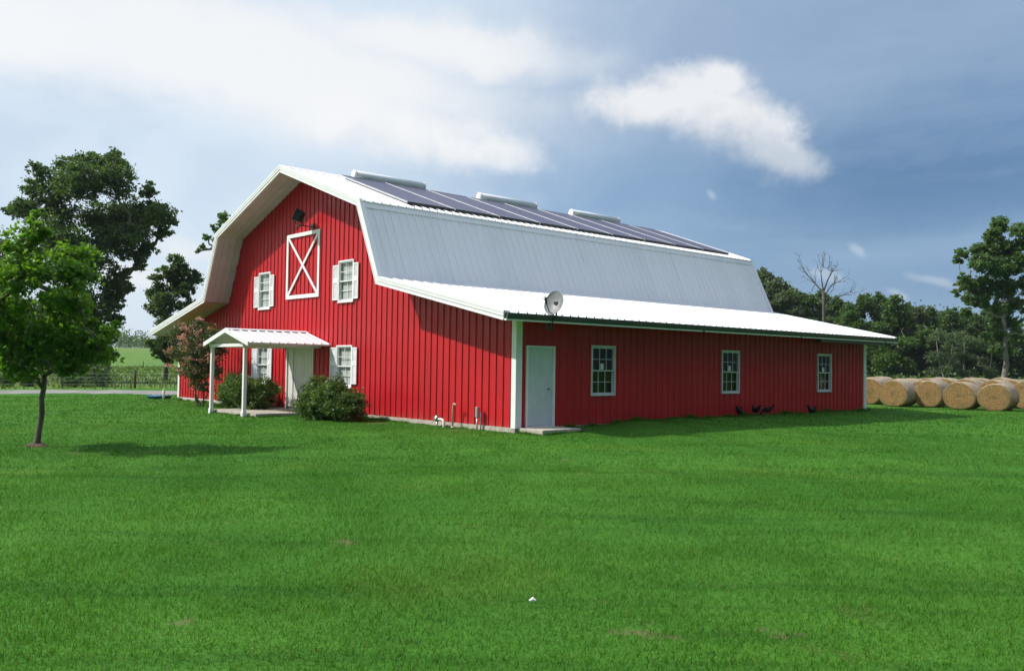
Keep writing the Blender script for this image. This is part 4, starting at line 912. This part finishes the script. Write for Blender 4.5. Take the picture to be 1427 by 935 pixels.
# utility pole
b = gbase(197, 400); t = thing('utility_pole', 'distant wooden utility pole with a crossarm on the horizon', 'pole', b); H = CAM[2]+400*ray(197, 462)[2]-b[2]
mb = MB(); mb.tube([(0, 0, -.3), (0, 0, H)], [.22, .16], 8); mb.build('shaft', 'wood', t)
mb = MB(); R0 = rt0; mb.bar(np.array([0, 0, H-.7])-R0*1.7, np.array([0, 0, H-.7])+R0*1.7, .22, .25); mb.build('crossarm', 'wood', t)
for k in (-1.5, 0, 1.5):
    mb = MB(); mb.tube([R0*k+np.array([0, 0, H-.58]), R0*k+np.array([0, 0, H-.2])], .12, 6); mb.build('insulator', 'dark', t)

# ---------------------------------------------------------------- hay bales
def bale_mesh(seed):
    r = np.random.default_rng(seed); n = 56; secs = [(-.62, .93), (-.60, .975), (-.55, 1.0), (-.3, 1.005), (0, 1.01), (.3, 1.005), (.55, 1.0), (.60, .975), (.62, .93)]
    mb = MB(); vs = []; ph = r.uniform(0, 6.28, 4)
    def pt(a, k, y, rr):
        R_ = .70*rr*k*(1+.022*math.sin(2*a+ph[3])+.018*math.sin(3*a+ph[0])+.010*math.sin(7*a+ph[1]+y*3)+.007*r.standard_normal()); x = R_*1.06*math.cos(a); z = R_*math.sin(a)
        if z < -.60: z = -.60+(z+.60)*.12; x *= 1.03
        return (x, y, z*.99+.655)
    N = len(secs)
    for y, k in secs:
        for q in range(n): vs.append(pt(2*math.pi*q/n, k, y, 1))
    fs = [(i*n+(q+1) % n, i*n+q, (i+1)*n+q, (i+1)*n+(q+1) % n) for i in range(N-1) for q in range(n)]
    # faces with slight spiral relief
    for side in (0, N-1):
        prev = [side*n+q for q in range(n)]; y = secs[side][0]
        for ri, k in enumerate((.8, .6, .4, .2, .07)):
            cur = []
            for q in range(n): p = pt(2*math.pi*q/n, k*.93, y-(.004*math.sin(ri*2+3*q/n*6.28+ph[2])+.006)*(1 if side == 0 else -1), 1); vs.append(p); cur.append(len(vs)-1)
            fs += [((prev[(q+1) % n], cur[(q+1) % n], cur[q], prev[q]) if side else (prev[q], cur[q], cur[(q+1) % n], prev[(q+1) % n]))[::-1] for q in range(n)]; prev = cur
        fs.append(tuple(prev) if side else tuple(prev[::-1]))
    mb.add(vs, fs); me = bpy.data.meshes.new('hay_bale'); me.from_pydata(mb.v, [], mb.f); me.update(); me.materials.append(M['hay'])
    for p in me.polygons: p.use_smooth = abs(p.normal.y) < .5
    return me
BM = [bale_mesh(200+i) for i in range(5)]
front = [(1208, 28.9+.7), (1244.5, 28.7), (1291.7, 29.5), (1335.5, 28.6), (1384, 28.7)]; cols = []
for px, yy in front: cols.append((onY(px, 545, yy)[0], yy))
sp = 1.78
for k in range(1, 5): cols.append((cols[4][0]+sp*k+.1, 28.8+random.uniform(-.4, .4)))
for k in range(1, 3): cols.insert(0, (cols[0][0]-sp, 28.9+random.uniform(-.3, .3)))
names = ['hidden end of the row behind the barn, second', 'hidden end of the row behind the barn', 'half hidden behind the barn corner', 'second bale from the barn', 'third bale from the barn', 'fourth bale from the barn', 'fifth bale from the barn', 'sixth bale from the barn, at the right edge', 'first bale outside the right edge', 'second bale outside the right edge', 'third bale outside the right edge']
rr = random.Random(5); nb = 0
for ci, (x, y) in enumerate(cols):
    yy = y; xx = x
    for row in range(6):
        if row == 0: lb = 'round hay bale in the front row, '+names[ci]
        else: lb = 'round hay bale in the %s row back, in line with the front bale that is %s' % (('second', 'third', 'fourth', 'fifth', 'sixth')[row-1], names[ci])
        if len(lb.split()) > 16 or True:
            short = ['two left of the barn-hidden one', 'left of the barn-hidden one', 'hidden by the barn corner', 'second from the barn', 'third from the barn', 'fourth from the barn', 'fifth from the barn', 'sixth from the barn', 'first past the right edge', 'second past the right edge', 'third past the right edge'][ci]
            lb = 'round straw-coloured hay bale, front row, '+short if row == 0 else 'round hay bale, %s row back, column %s' % (('second', 'third', 'fourth', 'fifth', 'sixth')[row-1], short)
        o = bpy.data.objects.new('hay_bale', BM[(ci*3+row*2) % 5]); COL.objects.link(o)
        sc = rr.uniform(.94, 1.05); o.location = (xx, yy+.62, gz(xx, yy+.6)-.02); o.rotation_euler = (0, 0, R(rr.uniform(-5, 5))+(math.pi if rr.random() < .5 else 0)); o.scale = (sc*1.03, 1, sc)
        tag(o, lb, 'hay bale', 'round hay bales in rows'); yy += 1.45+rr.uniform(.0, .35)+(1.3 if row == 0 else 0); xx = x+rr.uniform(-.25, .25)+(.35 if row == 0 else 0)

# ---------------------------------------------------------------- hens
def hen(label, x, y, rz, tilt, s=1.):
    t = thing('hen', label, 'hen', (x, y, gz(x, y)), rz, 'black hens by the side wall'); t.scale = (s, s, s)
    # spine from tail to beak, local +X is forward
    path = [(-.24, 0, .36), (-.20, 0, .33), (-.14, 0, .27), (-.06, 0, .225), (.02, 0, .21), (.09, 0, .22), (.13, 0, .27), (.15, 0, .33), (.165, 0, .375), (.195, 0, .38), (.215, 0, .375)]
    rad = [.012, .045, .075, .10, .11, .095, .06, .038, .036, .026, .008]
    if tilt:   # pecking: neck and head down
        path = path[:6]+[(.17, 0, .19), (.22, 0, .13), (.25, 0, .085), (.265, 0, .06), (.275, 0, .04)]
    mb = MB(); mb.tube(path, rad, 12); b = mb.build('body', 'feather', t, True)
    mb = MB()
    for k in range(-2, 3): mb.tube([(-.16, k*.012, .28), (-.25, k*.02, .38+.012*abs(k)), (-.31, k*.026, .43-.02*abs(k))], [.02, .024, .004], 6)
    mb.build('tail', 'feather', t, True)
    h = np.array(path[8]); mb = MB()
    for k in range(3): mb.tube([h+(.015*k-.015, 0, .028), h+(.016*k-.018, 0, .058)], [.011, .004], 5)
    mb.tube([h+(.02, 0, -.03), h+(.022, 0, -.055)], [.009, .006], 5); mb.build('comb', 'comb', t)
    for sg in (-1, 1):
        mb = MB(); mb.tube([(.0, sg*.045, .14), (.01, sg*.045, .07), (0, sg*.045, .0)], [.022, .008, .007], 6)
        for q in (-.4, 0, .4): mb.tube([(0, sg*.045, .006), (.05*math.cos(q), sg*.045+.05*math.sin(q), .004)], [.006, .003], 4)
        mb.tube([(0, sg*.045, .006), (-.03, sg*.045, .004)], [.006, .003], 4); mb.build('leg', 'hleg', t)
hen('black hen standing upright by the side wall, leftmost of the four', .35, 9.45, R(100), False, .9)
hen('black hen by the side wall, left one of the close pair', .36, 10.35, R(165), False, .88)
hen('black hen with raised tail, right one of the close pair', .42, 10.95, R(-125), True, .85)
hen('dark hen pecking in the shaded grass, alone to the right of the others', .95, 12.9, R(75), False, .9)

# ---------------------------------------------------------------- air
HZ = True
if HZ:
    mb = MB(); mb.box(-700, 400, -300, 620, -1.6, 26); hz = mb.build('haze', None, None); tag(hz, kind='stuff')
    m, nt, out = mat('air'); v = nt.nodes.new('ShaderNodeVolumePrincipled'); v.inputs['Color'].default_value = (.82, .90, 1, 1); v.inputs['Density'].default_value = .00012; v.inputs['Anisotropy'].default_value = .2
    nt.links.new(v.outputs[0], out.inputs[1]); hz.data.materials.append(m)
# ---------------------------------------------------------------- light
sd = np.array([.83, 1.0, -1.25]); sd /= np.linalg.norm(sd)          # direction the sunlight travels
sl_ = bpy.data.lights.new('sun', 'SUN'); sl_.energy = 4.0; sl_.angle = R(.55); sl_.color = (1., .955, .88)
so = bpy.data.objects.new('sun', sl_); COL.objects.link(so); so.rotation_euler = Vector(-sd).to_track_quat('Z', 'Y').to_euler(); so.location = (-30, -40, 50)
W = bpy.data.worlds.new('World'); S.world = W; W.use_nodes = True; nt = W.node_tree; nt.nodes.clear(); g = NT(nt)
sky = g.n('ShaderNodeTexSky', sky_type='NISHITA'); sky.sun_disc = False; sky.sun_elevation = math.asin(-sd[2]); sky.sun_rotation = math.atan2(-sd[0], -sd[1]); sky.altitude = 100; sky.air_density = 1.2; sky.dust_density = 1.5
tc = g.n('ShaderNodeTexCoord'); Dv = tc.outputs['Generated']; s3 = g.n('ShaderNodeSeparateXYZ'); g.put(s3.inputs[0], Dv)
n_lo = g.noise(Dv, 2.2, 5, .55); n_mid = g.noise(Dv, 7., 8, .6); n_hi = g.noise(Dv, 22., 8, .62); n_w = g.noise(g.mapping(Dv, (1, 1, 3.)), 3.2, 8, .6, .8)
az = g.m('ARCTAN2', g.m('MULTIPLY', s3.outputs[0], -1.), s3.outputs[1]); el = g.m('ARCSINE', s3.outputs[2])
DEG = 57.29578; azd = g.m('MULTIPLY', az, DEG); eld = g.m('MULTIPLY', el, DEG)
w1 = g.m('MULTIPLY', g.m('SUBTRACT', n_mid, .5), 9.); w2 = g.m('MULTIPLY', g.m('SUBTRACT', n_hi, .5), 4.); wv = g.m('ADD', w1, w2)
n_mid2 = g.noise(g.mapping(Dv, (1, 1, 1), (0, 0, 0), (5, 3, 1)), 7., 8, .6); n_hi2 = g.noise(g.mapping(Dv, (1, 1, 1), (0, 0, 0), (9, 2, 4)), 22., 8, .62); wv2 = g.m('ADD', g.m('MULTIPLY', g.m('SUBTRACT', n_mid2, .5), 7.), g.m('MULTIPLY', g.m('SUBTRACT', n_hi2, .5), 3.))
def blob(px, py, sx, sy, rot=0., warp=1.):
    a, e = azel(px, py); ca, sa = math.cos(R(rot)), math.sin(R(rot)); k = DEG/ (1246.8/57.3*1.) 
    du = g.m('SUBTRACT', g.m('ADD', azd, g.m('MULTIPLY', wv, warp)), a*DEG); dv = g.m('SUBTRACT', g.m('ADD', eld, g.m('MULTIPLY', wv2, warp*.6)), e*DEG)
    p = g.m('ADD', g.m('MULTIPLY', du, ca), g.m('MULTIPLY', dv, sa)); q = g.m('SUBTRACT', g.m('MULTIPLY', dv, ca), g.m('MULTIPLY', du, sa))
    k = 22.0   # pixels per degree
    return g.m('EXPONENT', g.m('MULTIPLY', g.m('ADD', g.m('POWER', g.m('ABSOLUTE', g.m('DIVIDE', p, sx/k)), 2.), g.m('POWER', g.m('ABSOLUTE', g.m('DIVIDE', q, sy/k)), 2.)), -1.))
def addm(*a):
    acc = a[0]
    for q in a[1:]: acc = g.m('ADD', acc, q)
    return acc
BG = .1
def C10(r_, g_, b_): return (r_/BG, g_/BG, b_/BG)
EXP = .35; kx = 2**-EXP
def srgb(r_, g_, b_):
    f = lambda c: ((c/255+.055)/1.055)**2.4 if c > 10 else c/3294.6
    return C10(f(r_)*kx, f(g_)*kx, f(b_)*kx)
# storm-blue base, paler near the horizon and towards the left
wy = g.m('MULTIPLY', wv, .9)
base = g.mix(g.mr(g.m('ADD', azd, wy), 22, 62), srgb(104, 141, 182), srgb(184, 212, 238))
base = g.mix(g.m('MULTIPLY', g.mr(eld, 8.5, 1.5), .75), base, srgb(146, 178, 212))
lowband = g.m('MULTIPLY', g.m('EXPONENT', g.m('MULTIPLY', g.m('POWER', g.m('DIVIDE', g.m('SUBTRACT', g.m('ADD', g.m('ADD', eld, g.m('MULTIPLY', wv2, .35)), g.m('MULTIPLY', azd, .10)), 9.2), 1.6), 2.), -1.)), g.mr(azd, 40, 26)); base = g.mix(g.m('MULTIPLY', lowband, .75), base, srgb(138, 170, 205))
darkb = blob(1290, 235, 250, 55, 4, .5); base = g.mix(g.m('MULTIPLY', darkb, .8), base, srgb(88, 126, 168))
base = g.mix(g.m('MULTIPLY', blob(780, 270, 190, 60, 0, .6), .6), base, srgb(112, 152, 198))
# soft rolls in the storm sheet
base = g.mix(g.m('MULTIPLY', g.mr(g.noise(g.mapping(Dv, (1, 1, 4.5)), 4.5, 8, .6, .5), .42, .68), .25), base, srgb(160, 184, 212))
# veil: grey-white sheet over the top and the left
topveil = g.mr(g.m('ADD', g.m('ADD', eld, g.m('MULTIPLY', wv2, .5)), g.m('MULTIPLY', g.m('SUBTRACT', azd, 30), .12)), 11.5, 18.5)
c = g.mix(g.m('MULTIPLY', topveil, g.mr(n_w, .25, .7, .6, 1.)), base, srgb(160, 182, 210))
veil = g.mr(g.m('ADD', g.m('ADD', azd, g.m('MULTIPLY', wv, 1.2)), g.m('MULTIPLY', g.m('SUBTRACT', eld, 14), .6)), 38, 62)
c = g.mix(g.m('MULTIPLY', veil, g.mr(n_w, .2, .62, .6, 1.)), c, srgb(220, 235, 250))
hiw = g.m('MAXIMUM', g.m('MAXIMUM', blob(300, 75, 400, 78, 6, .8), g.m('MULTIPLY', blob(620, 62, 230, 42, 6, .9), .75)), g.m('MULTIPLY', blob(60, 30, 330, 80, 0, .8), .95))
c = g.mix(g.mr(g.m('MULTIPLY', hiw, g.mr(n_w, .25, .6, .75, 1.)), .05, .75), c, srgb(252, 253, 254))
# cumulus: union of soft lobes, edges eaten by billow noise, paler on top and greyer below
n_bil = g.noise(Dv, 17., 10, .66, .25); n_fin = g.noise(Dv, 60., 6, .65)
def cum(blobs, lo, hi, amt, col, shade, na=.9, e0=None):
    global c
    f = blobs[0]
    for q in blobs[1:]: f = g.m('MAXIMUM', f, q)
    nn_ = g.m('ADD', g.m('MULTIPLY', g.m('SUBTRACT', n_bil, .5), na), g.m('ADD', g.m('MULTIPLY', g.m('SUBTRACT', n_hi, .5), na*.6), g.m('MULTIPLY', g.m('SUBTRACT', n_fin, .5), na*.3)))
    f = g.m('ADD', f, nn_); k = g.m('MULTIPLY', g.mr(f, lo, hi), amt)
    h_ = g.m('MULTIPLY', g.m('SUBTRACT', eld, e0), .22) if e0 else g.m('SUBTRACT', f, .6)
    c = g.mix(k, c, g.mix(g.mr(g.m('ADD', h_, g.m('MULTIPLY', g.m('SUBTRACT', n_bil, .5), 1.6)), -.45, .45), shade, col))
cum([blob(600, 192, 130, 42, 12, .2), blob(480, 165, 90, 42, 0, .2), blob(695, 215, 80, 32, 8, .2), blob(540, 180, 90, 40, 5, .2)], .20, 1.0, .95, srgb(255, 255, 255), srgb(234, 239, 246), .8, 13.2)
cum([blob(970, 138, 80, 50, 8, .12), blob(895, 145, 100, 36, 0, .2), blob(1045, 178, 95, 46, 40, .12), blob(1085, 215, 75, 30, 22, .12), blob(1005, 112, 48, 30, 10, .1), blob(980, 165, 90, 38, 20, .1)], .22, .92, .95, srgb(250, 250, 251), srgb(206, 214, 225), .85, 14.6)
cum([blob(250, 345, 70, 24, 10, .4), blob(180, 385, 120, 22, 0, .4)], .3, 1., .7, srgb(246, 247, 250), srgb(226, 233, 242), .5)
cum([blob(1150, 385, 30, 12, 15, .15), blob(1225, 430, 42, 12, 14, .2), blob(1250, 412, 22, 8, 30, .2), blob(1195, 350, 18, 9, 40, .2), blob(992, 272, 11, 6, 50, .05), blob(1295, 393, 40, 8, 15, .2)], .25, 1.05, .5, srgb(200, 213, 228), srgb(174, 194, 216), .7)
# the rest of the sky: storm cloud low on the right-hand side, bright broken cloud overhead and behind
back = g.mr(g.m('ABSOLUTE', g.m('SUBTRACT', azd, 48.)), 38, 55); bk = g.mix(g.mr(n_lo, .42, .6), sky.outputs[0], srgb(205, 212, 222))
storm = g.m('MULTIPLY', g.mr(g.m('ABSOLUTE', g.m('ADD', azd, 75.)), 75, 100, 1, 0), g.mr(eld, 22, 55, 1, 0)); bk = g.mix(storm, bk, srgb(70, 92, 118))
up_ = g.mr(eld, 26, 55); zen = g.mix(g.mr(n_lo, .35, .6), srgb(180, 202, 236), srgb(232, 238, 252)); bk = g.mix(up_, bk, g.mix(1., zen, (1.62, 1.62, 1.66), 'MULTIPLY'))
c = g.mix(g.m('MAXIMUM', back, up_), c, bk)
c = g.mix(.12, c, sky.outputs[0])
c = g.mix(g.mr(eld, -1.5, -.2, 1, 0), c, C10(.05, .09, .03))
bg = g.n('ShaderNodeBackground'); g.put(bg.inputs[0], c); bg.inputs[1].default_value = BG; wo = g.n('ShaderNodeOutputWorld'); nt.links.new(bg.outputs[0], wo.inputs[0])

S.view_settings.view_transform = 'Standard'; S.view_settings.look = 'None'; S.view_settings.exposure = EXP; S.view_settings.gamma = 1
S.cycles.max_bounces = 6; S.cycles.diffuse_bounces = 3; S.cycles.glossy_bounces = 3; S.cycles.transparent_max_bounces = 12; S.cycles.transmission_bounces = 4
S.cycles.use_denoising = True; S.cycles.sample_clamp_indirect = 6; S.cycles.caustics_reflective = False; S.cycles.caustics_refractive = False
